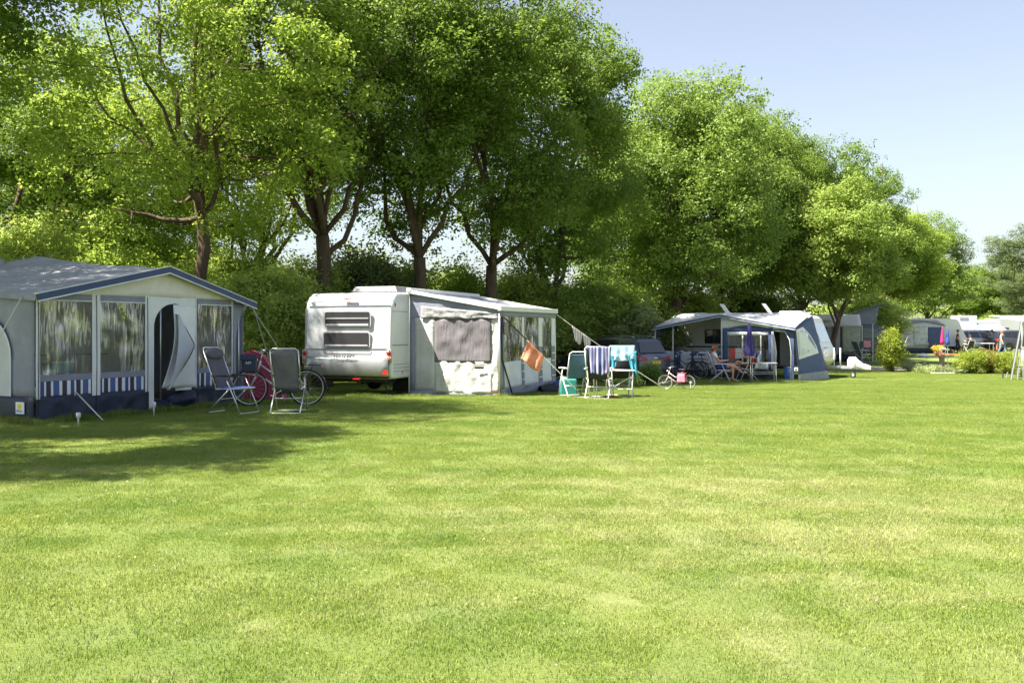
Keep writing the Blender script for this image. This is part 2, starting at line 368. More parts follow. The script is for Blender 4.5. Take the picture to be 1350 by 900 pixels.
# ---------------- trees ----------------
def leaf_mat(name, c1, c2, trans=.36):
    m = bpy.data.materials.new(name); m.use_nodes = True; nt = m.node_tree; b = nt.nodes['Principled BSDF']
    at = nd(nt, 'ShaderNodeAttribute'); at.attribute_name = 'rnd'
    r = nd(nt, 'ShaderNodeValToRGB'); r.color_ramp.elements[0].color = (*c1, 1); r.color_ramp.elements[1].color = (*c2, 1)
    nt.links.new(at.outputs['Fac'], r.inputs[0]); nt.links.new(r.outputs[0], b.inputs['Base Color'])
    b.inputs['Roughness'].default_value = .5; b.inputs['Specular IOR Level'].default_value = .26
    hs = nd(nt, 'ShaderNodeHueSaturation'); hs.inputs['Hue'].default_value = .488; hs.inputs['Saturation'].default_value = .98; hs.inputs['Value'].default_value = 1.6
    nt.links.new(r.outputs[0], hs.inputs['Color'])
    tr = nd(nt, 'ShaderNodeBsdfTranslucent'); nt.links.new(hs.outputs[0], tr.inputs[0])
    mx = nd(nt, 'ShaderNodeMixShader'); mx.inputs[0].default_value = trans
    nt.links.new(b.outputs[0], mx.inputs[1]); nt.links.new(tr.outputs[0], mx.inputs[2]); nt.links.new(mx.outputs[0], nt.nodes['Material Output'].inputs[0])
    return m
LEAF = {
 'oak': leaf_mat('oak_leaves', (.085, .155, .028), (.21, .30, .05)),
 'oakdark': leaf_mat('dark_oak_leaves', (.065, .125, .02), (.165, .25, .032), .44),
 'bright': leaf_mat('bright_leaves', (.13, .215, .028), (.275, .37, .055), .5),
 'maple': leaf_mat('maple_leaves', (.14, .23, .04), (.28, .36, .075), .45),
 'willow': leaf_mat('willow_leaves', (.085, .12, .045), (.16, .21, .085), .4),
 'shrub': leaf_mat('shrub_leaves', (.155, .25, .045), (.36, .44, .10), .42),
 'pale': leaf_mat('pale_shrub_leaves', (.13, .18, .06), (.33, .38, .17), .4),
 'dark': leaf_mat('dark_shrub_leaves', (.07, .13, .03), (.15, .23, .05), .35),
 'lime': leaf_mat('lime_shrub_leaves', (.13, .19, .018), (.30, .36, .045), .45),
 'copper': leaf_mat('copper_shrub_leaves', (.14, .11, .03), (.26, .24, .05), .4),
}
BARK = mat('bark', (.10, .07, .05), .9, var=.4, scale=5, bump=1.6, bscale=14, aniso=(1, 1, .25))
BARKD = mat('twig_bark', (.10, .08, .06), .9, var=.3, scale=6, bump=.8, bscale=20)
def leaves_np(centers, radii, n_per, L, rs, flat=.75, W=.62):
    """n_per leaves round each clump centre; returns verts (n*4,3), rnd"""
    per = 9 if n_per >= 40 else 4; ntw = max(1, n_per//per); tot = n_per*len(centers)
    TC = np.repeat(centers, ntw, 0); TR = np.repeat(radii, ntw); m = len(TC)
    td = rs.normal(size=(m, 3)); td /= np.linalg.norm(td, axis=1)[:, None]
    tp = TC+td*(TR*rs.uniform(.45, 1.0, m)**.5)[:, None]*np.array([1, 1, flat])
    tn = td*.7+np.array([0, 0, .6])+rs.normal(0, .3, (m, 3))
    cl = np.repeat(np.repeat(rs.rand(len(centers)), ntw)*.45+rs.rand(m)*.3, per)
    p = np.repeat(tp, per, 0); n = len(p); p = p+rs.normal(0, 1, (n, 3))*np.array([1, 1, .6])*(L*1.05)
    nrm = np.repeat(tn, per, 0)+rs.normal(0, .38, (n, 3)); nrm /= np.linalg.norm(nrm, axis=1)[:, None]
    t = np.cross(nrm, rs.normal(size=(n, 3))); t /= np.linalg.norm(t, axis=1)[:, None]+1e-9
    b = np.cross(nrm, t); l = (L*rs.uniform(.55, 1.35, n))[:, None]
    V = np.zeros((n, 4, 3)); V[:, 0] = p-t*l/2; V[:, 1] = p+b*l*W/2+nrm*l*.10; V[:, 2] = p+t*l/2; V[:, 3] = p-b*l*W/2+nrm*l*.10
    rnd = np.clip(cl+rs.rand(n)*.3, 0, 1)
    return V.reshape(-1, 3), np.repeat(rnd, 4)
def leaf_mesh(name, V, rnd, material):
    n = len(V)//4; b = np.arange(n)*4
    L = np.stack([b, b+1, b+2, b, b+2, b+3], 1).ravel(); S = np.arange(2*n)*3
    me = np_mesh(name, V, L, S, None, rnd); me.materials.append(material); return me
def limb(a, b, rs, n=6, bend=.12, up=.15):
    a = np.array(a, float); b = np.array(b, float); L = np.linalg.norm(b-a); pts = []
    off = rs.normal(0, bend*L*.8, 3); off[2] = -abs(off[2])*.3
    off2 = rs.normal(0, bend*L*.4, 3)
    for i in range(n+1):
        t = i/n; w = 4*t*(1-t); w2 = math.sin(t*math.pi*2)
        pts.append(a+(b-a)*t+off*w*.6+off2*w2*.7+np.array([0, 0, -up*L*w*.6])+(rs.normal(0, .012*L, 3) if 0 < i < n else 0))
    return pts
def tree_meshes(seed, H, Rc, fork, tr, ncl, nleaf, L, leaf, bottom, nl=6, lean=(0, 0), open_=0.0, crad=(.55, 1.0), gap=0, top=1.0):
    rs = np.random.RandomState(seed); tm = MB()
    base = np.array([0, 0, 0.]); fk = np.array([lean[0], lean[1], fork])
    cz = (H+bottom)/2; Rz = (H-bottom)/2
    trunk = limb(base, fk, rs, 7, .02, 0)
    rads = [tr*(1.35 if i == 0 else 1.08 if i == 1 else 1-.22*i/7) for i in range(8)]
    tm.tube(trunk, rads, 10)
    nodes = [(p, tr*.8) for p in trunk[-2:]]
    for i in range(nl):
        a = 2*math.pi*(i+rs.uniform(-.3, .3))/nl
        hh = rs.uniform(.25, .95); ro = Rc*rs.uniform(.45, .85)*math.sqrt(max(.1, 1-(hh*2-1)**2*.7))
        end = np.array([ro*math.cos(a), ro*math.sin(a), bottom+(H-bottom)*hh])
        if i == 0: end = np.array([lean[0]*1.4+rs.uniform(-.5, .5), lean[1]+rs.uniform(-.5, .5), H*.93])
        if i == 1: end[2] = bottom+(H-bottom)*.8; end[:2] *= .5
        st = trunk[-1] if i < 4 or rs.rand() < .5 else trunk[-2]
        r0 = tr*rs.uniform(.32, .50)*(1.35 if i == 0 else 1)
        pl = limb(st, end, rs, 9, .09, .13 if i > 1 else .02)
        tm.tube(pl, [r0*(1-.8*k/9) for k in range(10)], 7)
        nodes += [(pl[k], r0*(1-.8*k/9)) for k in range(2, 10)]
    NP = np.array([q[0] for q in nodes]); NR = [q[1] for q in nodes]
    # secondary boughs
    sec = []
    for i in range(nl*7):
        d = rs.normal(size=3); d /= np.linalg.norm(d); e = np.array([0, 0, cz])+d*np.array([Rc, Rc, Rz])*rs.uniform(.55, .93)
        dist = np.linalg.norm(NP-e, axis=1)+np.maximum(0, NP[:, 2]-e[2])*1.5; j = int(np.argmin(dist))
        r0 = min(NR[j]*.6, .10); pl = limb(NP[j], e, rs, 5, .09, .08)
        tm.tube(pl, [r0*(1-.75*k/5) for k in range(6)], 5, caps=False); sec += [(pl[k], r0*(1-.75*k/5)) for k in range(2, 6)]
    NP2 = np.concatenate([NP, np.array([q[0] for q in sec])]); NR2 = NR+[q[1] for q in sec]
    C = []
    k = 0
    while len(C) < ncl and k < ncl*20:
        k += 1; d = rs.normal(size=3); d /= np.linalg.norm(d)
        s = rs.uniform(.25, 1.0)**(.45)
        lump = .9+.11*math.sin(d[0]*5+seed)+.09*math.sin(d[1]*6+seed*2)+.10*math.sin(d[2]*7+seed*3)
        e = np.array([lean[0], lean[1], cz])+d*np.array([Rc, Rc, Rz])*s*lump
        q = max(0., (e[2]-bottom)/(H-bottom)); 
        if e[2] < bottom-.4: continue
        if open_ and fbm(e[0]*.42, e[1]*.42, e[2]*.42+seed) < open_-.35: continue
        C.append(e)
    C = np.array(C); rad = rs.uniform(crad[0], crad[1], len(C)); C[:, 2] = bottom+(C[:, 2]-bottom)*(H-.6-bottom)/(C[:, 2].max()-bottom)
    for c in C[::2]:
        j = int(np.argmin(np.linalg.norm(NP2-c, axis=1))); r0 = min(.035, NR2[j]*.7)
        pl = limb(NP2[j], c, rs, 3, .1, 0); tm.tube(pl, [r0, r0*.7, r0*.45, r0*.25], 4, caps=False)
    V, rnd = leaves_np(C, rad, nleaf, L, rs)
    # loose shoots at the edge break the outline
    S = C[rs.randint(0, len(C), len(C)*2)]+rs.normal(0, .48, (len(C)*2, 3)); V2, r2 = leaves_np(S, np.full(len(S), .25), 16, L, rs)
    V = np.concatenate([V, V2]); rnd = np.concatenate([rnd, r2])
    return tm, leaf_mesh('crown', V, rnd, LEAF[leaf])
_tc = {}
def proto_tree(key, **kw):
    if key not in _tc:
        tm, crown = tree_meshes(**kw); me_o = tm.build('trunk', BARK, None, smooth=True); tr = me_o.data; COL.objects.unlink(me_o); bpy.data.objects.remove(me_o); _tc[key] = (tr, crown)
    return _tc[key]
def put_tree(key, name, label, x, y, rz=0, sc=1.0, sz=None, cat='tree', group='trees in the row behind the caravans', leaf=None):
    tr, cr = _tc[key]
    t = thing(name, label, cat, (x, y, gzs(y)-.05), rz, group); t.scale = (sc, sc, sz or sc)
    for nm, me in (('trunk', tr), ('crown', cr)):
        o = bpy.data.objects.new(nm, me); COL.objects.link(o); o.parent = t
        if leaf and nm == 'crown':
            o.material_slots[0].link = 'OBJECT'; o.material_slots[0].material = LEAF[leaf]
    return t
proto_tree('oak_open', seed=11, H=16, Rc=6.0, fork=5.6, tr=.20, ncl=420, nleaf=170, L=.12, leaf='bright', bottom=3.6, nl=10, open_=.3, crad=(.35, .8))
proto_tree('oak_a', seed=21, H=16.5, Rc=5.2, fork=4.9, tr=.28, ncl=360, nleaf=200, L=.125, leaf='oak', bottom=5.6, nl=9, open_=.3, crad=(.4, .8))
proto_tree('oak_b', seed=34, H=17, Rc=5.0, fork=4.4, tr=.255, ncl=330, nleaf=200, L=.125, leaf='oakdark', bottom=5.2, nl=8, open_=.34, crad=(.45, .9))
proto_tree('oak_c', seed=47, H=15, Rc=5.4, fork=3.4, tr=.26, ncl=260, nleaf=330, L=.135, leaf='oakdark', bottom=3.4, nl=7, open_=.26, crad=(.45, .95))
proto_tree('round_a', seed=58, H=15, Rc=5.8, fork=3.4, tr=.30, ncl=270, nleaf=430, L=.145, leaf='oak', bottom=2.2, nl=7, open_=.16, crad=(.75, 1.3))
proto_tree('maple', seed=71, H=10.4, Rc=4.0, fork=2.4, tr=.17, ncl=230, nleaf=330, L=.145, leaf='maple', bottom=3.1, nl=7, lean=(.8, 0), crad=(.45, .85))
proto_tree('understorey', seed=83, H=5.0, Rc=2.3, fork=.9, tr=.08, ncl=170, nleaf=160, L=.13, leaf='bright', bottom=.3, nl=6, open_=.12, crad=(.35, .75))

def ctree(key, name, label, px, d, rz, sc, sz=None, **k): return put_tree(key, name, label, X(px, d), d, rz, sc, sz, **k)
ctree('oak_open', 'oak_tree', 'tall thin-leaved bright green tree rising behind the left awning with the blue stripes', 262, 28, 0.5, 1.0)
ctree('oak_a', 'oak_tree', 'large oak with thick forked trunk between the striped awning and the white caravan', 425, 32, 2.2, 1.0)
ctree('oak_b', 'oak_tree', 'dark green oak whose forked trunk rises just behind the white caravan roof', 553, 34, 4.1, 1.0)
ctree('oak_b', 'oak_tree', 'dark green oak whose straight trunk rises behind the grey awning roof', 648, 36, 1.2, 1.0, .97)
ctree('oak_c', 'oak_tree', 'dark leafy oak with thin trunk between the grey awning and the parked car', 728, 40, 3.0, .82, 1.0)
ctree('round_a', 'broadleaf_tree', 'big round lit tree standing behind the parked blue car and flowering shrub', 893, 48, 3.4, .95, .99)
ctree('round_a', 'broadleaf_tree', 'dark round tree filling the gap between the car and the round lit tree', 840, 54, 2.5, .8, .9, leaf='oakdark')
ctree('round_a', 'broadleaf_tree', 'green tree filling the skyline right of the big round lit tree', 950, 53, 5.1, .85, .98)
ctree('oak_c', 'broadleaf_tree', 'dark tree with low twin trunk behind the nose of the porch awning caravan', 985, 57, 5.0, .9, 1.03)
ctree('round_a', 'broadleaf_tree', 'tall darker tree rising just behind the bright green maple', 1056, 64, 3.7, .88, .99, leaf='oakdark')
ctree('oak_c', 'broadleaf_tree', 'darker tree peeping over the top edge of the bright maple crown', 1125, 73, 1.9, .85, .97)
ctree('maple', 'maple_tree', 'bright yellow-green maple overhanging the white awning and the camper van', 1086, 52, 0, .95, .95, group='maples near the camper van')
ctree('maple', 'maple_tree', 'second yellow-green maple standing behind the wide grey awning', 1178, 76, 2, 1.3, 1.12, group='maples near the camper van', leaf='bright')
ctree('round_a', 'broadleaf_tree', 'tree at the end of the row rising above the far grey awning', 1222, 92, 2.2, .9, .86, leaf='oak')
ctree('round_a', 'broadleaf_tree', 'low dark tree beyond the awnings at the far end of the field', 1278, 125, 4.2, 1.0, .70, leaf='oakdark')
ctree('oak_c', 'willow_tree', 'grey-green willow filling the skyline at the right end of the field', 1358, 100, 1.0, .95, .84, leaf='willow', group='trees at the far end of the field')
ctree('oak_c', 'willow_tree', 'second grey-green willow farther back beside the low dark tree', 1318, 128, 2.6, 1.0, .68, leaf='willow', group='trees at the far end of the field')
ctree('oak_c', 'willow_tree', 'grey-green willow beyond the right edge of the caravans', 1420, 118, 3.6, 1.2, 1.0, leaf='willow', group='trees at the far end of the field')
# left of the frame, their crowns reach in and shade the lawn
ctree('oak_open', 'oak_tree', 'pale green tree farther back filling the sky left of the thin-leaved tree', 70, 41, 3.1, 1.0, .95, leaf='oak')
ctree('oak_a', 'oak_tree', 'bright tree farther back between the thin-leaved tree and the forked oak', 335, 43, 4.4, .9, .9, leaf='bright')
ctree('oak_c', 'oak_tree', 'leafy tree farther back behind the thin-leaved tree trunk', 190, 45, 1.4, .85, .8, leaf='bright')
put_tree('oak_b', 'oak_tree', 'dark oak bough hanging over the roof of the striped awning at the picture edge', -14.9, 22, .8, .98)
put_tree('oak_c', 'oak_tree', 'dense dark tree low behind the roof of the striped awning', -16.8, 33, 2.0, 1.0, .7)
put_tree('oak_a', 'oak_tree', 'oak beside the camera whose shade falls on the near lawn', -10.2, 11.3, 3.0, .68)
put_tree('oak_b', 'oak_tree', 'oak outside the frame whose shade falls before the white caravan', -12.4, 16.2, 1.0, .86, 1.05)

# understorey behind the caravans: separate small trees and shrubs
def shrub_mesh(seed, H, Rr, ncl, nleaf, L, leaf, crad=(.2, .4), stems=7, upright=.0):
    rs = np.random.RandomState(seed); sm = MB(); C = []
    for i in range(ncl):
        d = rs.normal(size=3); d /= np.linalg.norm(d); d[2] = abs(d[2]) if rs.rand() < .5 else -abs(d[2])*.8
        s = rs.uniform(.3, 1)**.5*(1+.13*math.sin(5*d[0]+seed)+.1*math.sin(7*d[1]))
        z = H*.45+d[2]*H*.5*s
        C.append(np.array([d[0]*Rr*s, d[1]*Rr*s, max(.1, z)]))
    C = np.array(C)
    for c in C[::max(1, ncl//(stems*5))]:
        b = np.array([rs.uniform(-.12, .12)*Rr*2, rs.uniform(-.12, .12)*Rr*2, 0]); sm.tube(limb(b, c, rs, 4, .06, 0), [.02, .016, .012, .009, .004], 4, caps=False)
    V, r = leaves_np(C, rs.uniform(*crad, len(C)), nleaf, L, rs)
    S = C+rs.normal(0, crad[1]*.6, C.shape); V2, r2 = leaves_np(S, np.full(len(S), crad[0]*.6), 8, L, rs)
    V = np.concatenate([V, V2]); V[:, 2] = np.maximum(V[:, 2], .02)
    return sm, leaf_mesh('foliage', V, np.concatenate([r, r2]), LEAF[leaf])
_sc = {}
def shrub(key, name, label, x, y, rz=0, sc=1.0, sz=None, leaf=None, cat='shrub', group=None, **kw):
    if key not in _sc:
        sm, fo = shrub_mesh(leaf=leaf, **kw); o = sm.build('stem', BARKD); _sc[key] = (o.data, fo); COL.objects.unlink(o); bpy.data.objects.remove(o)
    t = thing(name, label, cat, (x, y, gzs(y)-.02), rz, group); t.scale = (sc, sc, sz or sc)
    for nm, me in (('stem', _sc[key][0]), ('foliage', _sc[key][1])):
        o = bpy.data.objects.new(nm, me); COL.objects.link(o); o.parent = t
        if leaf and nm == 'foliage': o.material_slots[0].link = 'OBJECT'; o.material_slots[0].material = LEAF[leaf]
    return t
# big back mass nobody could count
rs = np.random.RandomState(9); C = []; 
def band(x0, y0, x1, y1, n, h0, h1, th):
    for i in range(n):
        t = rs.rand(); x = x0+(x1-x0)*t; y = y0+(y1-y0)*t; o = rs.uniform(-th, th)
        hh = h0+(h1-h0)*(.5+.5*fbm(x*.22, y*.22, 5)*1.6); z = hh*rs.rand()**.8
        C.append((x-o*.3, y+o, gzs(y)+max(.15, z)))
band(-20, 33, -9, 36, 480, 2.0, 4.2, 1.8); band(-9, 38, 4, 46, 700, 1.8, 3.8, 2.0); band(4, 46, 14, 59, 620, 1.6, 4.2, 2.0); band(14, 61, 27, 80, 560, 1.6, 4.4, 1.8); band(27, 82, 38, 104, 400, 1.2, 4.2, 2.5)
band(34, 112, 80, 130, 620, 2.0, 6.5, 3.0)
C = np.array(C); V, r = leaves_np(C, rs.uniform(.5, 1.0, len(C)), 90, .16, rs)
o = bpy.data.objects.new('undergrowth', leaf_mesh('undergrowth', V, r, LEAF['shrub'])); COL.objects.link(o)
tag(o, 'dense green undergrowth closing the gap under the row of trees', 'undergrowth', kind='stuff')
UG = 'small leafy trees in the undergrowth behind the caravans'
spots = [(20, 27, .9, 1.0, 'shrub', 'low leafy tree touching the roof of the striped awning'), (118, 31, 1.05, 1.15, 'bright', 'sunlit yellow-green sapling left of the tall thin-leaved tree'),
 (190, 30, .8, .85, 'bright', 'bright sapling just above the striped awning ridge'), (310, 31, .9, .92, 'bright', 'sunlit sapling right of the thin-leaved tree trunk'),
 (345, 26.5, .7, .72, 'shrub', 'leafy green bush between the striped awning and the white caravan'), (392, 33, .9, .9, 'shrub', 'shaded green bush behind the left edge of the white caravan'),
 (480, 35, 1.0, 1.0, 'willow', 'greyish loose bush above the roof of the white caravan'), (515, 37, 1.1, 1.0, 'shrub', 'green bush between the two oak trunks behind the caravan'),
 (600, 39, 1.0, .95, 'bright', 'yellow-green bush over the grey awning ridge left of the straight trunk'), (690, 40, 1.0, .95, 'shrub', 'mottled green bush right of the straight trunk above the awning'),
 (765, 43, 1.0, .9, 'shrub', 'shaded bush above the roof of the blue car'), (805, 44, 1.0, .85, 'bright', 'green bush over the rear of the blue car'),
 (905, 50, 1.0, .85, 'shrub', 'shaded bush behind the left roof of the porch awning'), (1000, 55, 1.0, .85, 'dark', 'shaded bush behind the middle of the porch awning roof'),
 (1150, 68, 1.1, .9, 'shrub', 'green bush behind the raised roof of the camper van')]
for px, d, s, sz, lf, lab in spots:
    ctree('understorey', 'small_tree', lab, px, d, px*.37 % 6, s, sz, leaf=lf, group=UG)
shrub('pale', 'flowering_shrub', 'pale grey-green flowering shrub between the car and the porch awning', X(846, 42), 42, 0, 1.0, seed=3, H=3.1, Rr=1.5, ncl=150, nleaf=90, L=.13, leaf='pale', crad=(.25, .5))
shrub('lowdark', 'shrub', 'low dark green shrub in front of the rear bumper of the blue car', X(856, 33.5), 33.5, 0, .9, seed=5, H=.85, Rr=.5, ncl=60, nleaf=70, L=.07, leaf='dark', crad=(.12, .25))
shrub('lowdark', 'shrub', 'small dark shrub under the side of the blue car behind the towel chairs', X(825, 31.8), 31.8, 2, .8, .6)
shrub('tall', 'shrub', 'tall narrow yellow-green bush standing alone in front of the camper van', X(1175, 45.5), 45.5, 0, .86, 1.0, seed=8, H=2.05, Rr=.62, ncl=130, nleaf=60, L=.085, leaf='lime', crad=(.12, .24))
shrub('round', 'shrub', 'rounded yellow-green bush right of the wooden post', X(1281, 44), 44, 0, 1.0, seed=12, H=1.1, Rr=.64, ncl=140, nleaf=60, L=.06, leaf='lime', crad=(.1, .2), group='low round bushes right of the post')
shrub('round', 'shrub', 'reddish green low bush squeezed between two rounder bushes', X(1305, 44.3), 44.3, 2, .75, 1.0, leaf='copper', group='low round bushes right of the post')
shrub('round', 'shrub', 'small round yellow bush beside the dark frame at the edge', X(1327, 43.6), 43.6, 4, .78, .92, leaf='lime', group='low round bushes right of the post')
# pale ground cover round the post
rs = np.random.RandomState(21); n = 150; C = np.stack([rs.uniform(X(1200, 45), X(1262, 45), n), rs.uniform(43.6, 46.2, n), np.zeros(n)], 1)
C[:, 2] = [gzs(y)+.06+.16*rs.rand() for y in C[:, 1]]
V, r = leaves_np(C, rs.uniform(.08, .2, n), 50, .07, rs, flat=.6); V[:, 2] = np.maximum(V[:, 2], -.46)
o = bpy.data.objects.new('ground_cover', leaf_mesh('ground_cover', V, r, LEAF['pale'])); COL.objects.link(o)
tag(o, 'pale yellow-green ground cover plants spread round the foot of the post', 'plants', kind='stuff')

# ---------------- shared materials ----------------
WHITEP = mat('white_caravan_paint', (.66, .67, .69), .28, var=.05, scale=2.5, spec=.5, coat=.3, dirt=(.4, .4, .36))
SILVERP = mat('silver_panel', (.42, .44, .46), .3, .35, var=.06, scale=3)
TWHITE = mat('white_tent_cloth', (.80, .82, .85), .8, var=.08, scale=3, bump=.5, bscale=7, trans=.12)
TCREAM = mat('cream_tent_cloth', (.84, .80, .75), .8, var=.1, scale=3, bump=.4, bscale=6, trans=.15)
TGREY = mat('grey_tent_cloth', (.25, .265, .34), .8, var=.14, scale=3, bump=.5, bscale=7, trans=.06)
TLIGHT = mat('light_grey_tent_cloth', (.48, .51, .57), .75, var=.1, scale=3, bump=.5, bscale=6, trans=.08)
TROOF = mat('tent_roof_cloth', (.33, .355, .40), .6, var=.2, scale=2.2, bump=.6, bscale=5, dirt=(.2, .19, .15))
NAVY = mat('navy_tent_cloth', (.022, .03, .06), .55, var=.3, scale=4, bump=.6, bscale=6)
BLUEC = mat('blue_tent_cloth', (.055, .085, .19), .7, var=.18, scale=5, bump=.4, bscale=8)
BLACKR = mat('black_rubber', (.018, .018, .02), .75, var=.3, scale=9)
BLACKP = mat('black_plastic', (.02, .02, .023), .5, var=.2)
ALU = mat('aluminium', (.62, .63, .65), .32, .75, var=.06, scale=9)
STEELW = mat('white_steel', (.66, .66, .66), .4, var=.06)
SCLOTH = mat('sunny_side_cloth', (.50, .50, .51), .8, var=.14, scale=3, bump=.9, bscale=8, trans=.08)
DARKST = mat('dark_steel', (.05, .05, .055), .5, .4, var=.2)
TINT = glass('tinted_window', (.045, .045, .05), .07)
DGLASS = glass('dark_window', (.012, .014, .018), .05)
REDL = mat('red_lens', (.52, .02, .015), .18, coat=.7, var=.1)
AMBL = mat('amber_lens', (.75, .16, .03), .18, coat=.7, var=.1)
ROPE = mat('pale_rope', (.62, .60, .55), .8, var=.15)
ROPED = mat('dark_rope', (.03, .03, .03), .8, var=.15)
PVC = pvc('window_foil')
PVC2 = pvc('awning_window_foil', (.6, .63, .62), .30, .35, 7)
GREYGAP = mat('seam_grey', (.28, .29, .30), .5)

def mk_wall(ox, oy, dx, dy, gzv):
    """pixel of a point on a vertical wall plane -> distance along the wall and height"""
    L = math.hypot(dx, dy); dx /= L; dy /= L
    def f(px, py=434):
        k = (px-675)/F; s = (k*oy-ox)/(dx-k*dy); return s, Z(py, oy+dy*s)-gzv
    return f
def panel(mb, s0, s1, z0, z1, y=0, nu=8, nv=8, amp=.012, ph=0, fr=2.0):
    zz0 = z0 if callable(z0) else (lambda s: z0); zz1 = z1 if callable(z1) else (lambda s: z1)
    def fn(u, v):
        s = s0+(s1-s0)*u; a = zz0(s); b = zz1(s); z = a+(b-a)*v
        e = min(1, 6*min(u, 1-u, .5)+.1)*min(1, 5*min(v, 1-v, .5)+.3)
        return (s, y+amp*e*2*fbm(s*fr+ph, z*fr*.8, ph*1.7), z)
    return mb.grid(fn, nu, nv)
def cyl_x(mb, c, r, w, n=16): return mb.lathe([(0, -w/2), (r*.96, -w/2), (r, -w*.3), (r, w*.3), (r*.96, w/2), (0, w/2)], n, c, 'x')

def wheel(parent, c, r=.32, w=.18, axis='x', capmat=None, name='wheel'):
    m = MB(); m.lathe([(r*.62, -w*.45), (r*.93, -w/2), (r, -w*.32), (r, w*.32), (r*.93, w/2), (r*.62, w*.45)], 22, (0, 0, 0), axis)
    t = m.build(name, BLACKR, parent, smooth=True, loc=c)
    q = MB(); q.lathe([(0, -w*.4), (r*.3, -w*.42), (r*.62, -w*.38), (r*.64, 0), (r*.62, w*.38), (r*.3, w*.42), (0, w*.4)], 18, (0, 0, 0), axis)
    for k in range(5):
        a = 2*math.pi*k/5
        if axis == 'x': q.box((0, r*.42*math.cos(a), r*.42*math.sin(a)), (w*.92, r*.12, r*.12))
    q.build('rim', capmat or ALU, t, smooth=True)
    return t

def prect(mb, pts2, y, t, axis='y', sgn=-1):
    """rounded plate in a vertical plane"""
    if axis == 'y': mb.prism([(a, y, b) for a, b in pts2], (0, sgn*t, 0))
    else: mb.prism([(y, a, b) for a, b in pts2], (sgn*t, 0, 0))
    return mb
def cwindow(parent, x0, z0, x1, z1, y, axis='y', sgn=-1, pane=TINT, frame=GREYGAP, r=.05):
    f = prect(MB(), rrect(x0, z0, x1, z1, r), y, .022, axis, sgn).build('window', frame, parent, bevel=.006)
    e = .035; pm = MB(); prect(pm, rrect(x0+e, z0+e, x1-e, z1-e, r*.6), y+sgn*.022, .008, axis, sgn); pm.build('pane', pane, f)
    bl = MB(); c = (z0+z1)/2
    if axis == 'y': bl.box(((x0+x1)/2, y+sgn*.033, z0+.05), (.06, .01, .02)).box((x0+.2, y+sgn*.033, z0+.05), (.04, .01, .02)).box((x1-.2, y+sgn*.033, z0+.05), (.04, .01, .02))
    else: bl.box((y+sgn*.033, (x0+x1)/2, z0+.05), (.01, .06, .02))
    bl.build('latch', BLACKP, f)
    return f

def caravan(name, label, loc, rz, L=6.0, W=2.3, H=2.46, group=None, paint=WHITEP, cat='caravan', nose=.8, zb=.42, wheels=True, body_name='body'):
    t = thing(name, label, cat, loc, rz, group)
    P = [(.10, zb+.02), (.03, zb+.14), (-.01, zb+.5), (0, 1.2), (.04, H-.42)]
    P += [(.04+.34-.34*math.cos(a), H-.34+.34*math.sin(a)-.08+.06*a/1.57) for a in [R(15), R(35), R(55), R(75)]]
    P += [(.5, H-.015), (L*.5, H+.01), (L-nose-.35, H-.01)]
    x1, z1 = L-nose-.35, H-.01
    P += [(L-nose, H-.06), (L-nose+.17, H-.18), (L-.18, 1.35), (L-.03, 1.05), (L, .9), (L-.02, .7), (L-.25, zb+.03)]
    m = MB(); m.prism([(0, y, z) for y, z in P], (-W, 0, 0))
    o = m.build(body_name, paint, t, bevel=.07)
    o.modifiers['b'].limit_method = 'ANGLE'; o.modifiers['b'].angle_limit = R(60); o.modifiers['b'].segments = 4
    ch = MB(); ch.box((-W/2, L/2, zb-.03), (W*.7, L*.86, .1)); ch.box((-W/2, L*.5, zb-.12), (W*.84, .1, .1)); ch.build('chassis', DARKST, t)
    if wheels:
        for x in (-.24, -W+.24): wheel(t, (x, L*.5, .32), .32, .19)
        for x in (-.18,):
            wa = MB(); wa.prism([(.012, L*.5+a, b) for a, b in arc(0, .34, .42, 0, math.pi, 10)], (-.08, 0, 0)); wa.build('wheel_arch', BLACKP, t)
    return t

def hatch(parent, c, w=.7, l=.7, h=.1, tilt=0, m=None, name='roof_hatch'):
    q = MB()
    if tilt: q.box((0, 0, .02), (w*.9, l*.9, .04)); q.box((0, l*.42, .32), (w, .03, .62), rotx(tilt))
    else: q.box((0, 0, 0), (w, l, h), taper=.86)
    return q.build(name, m or WHITEP, parent, bevel=.015, loc=c)

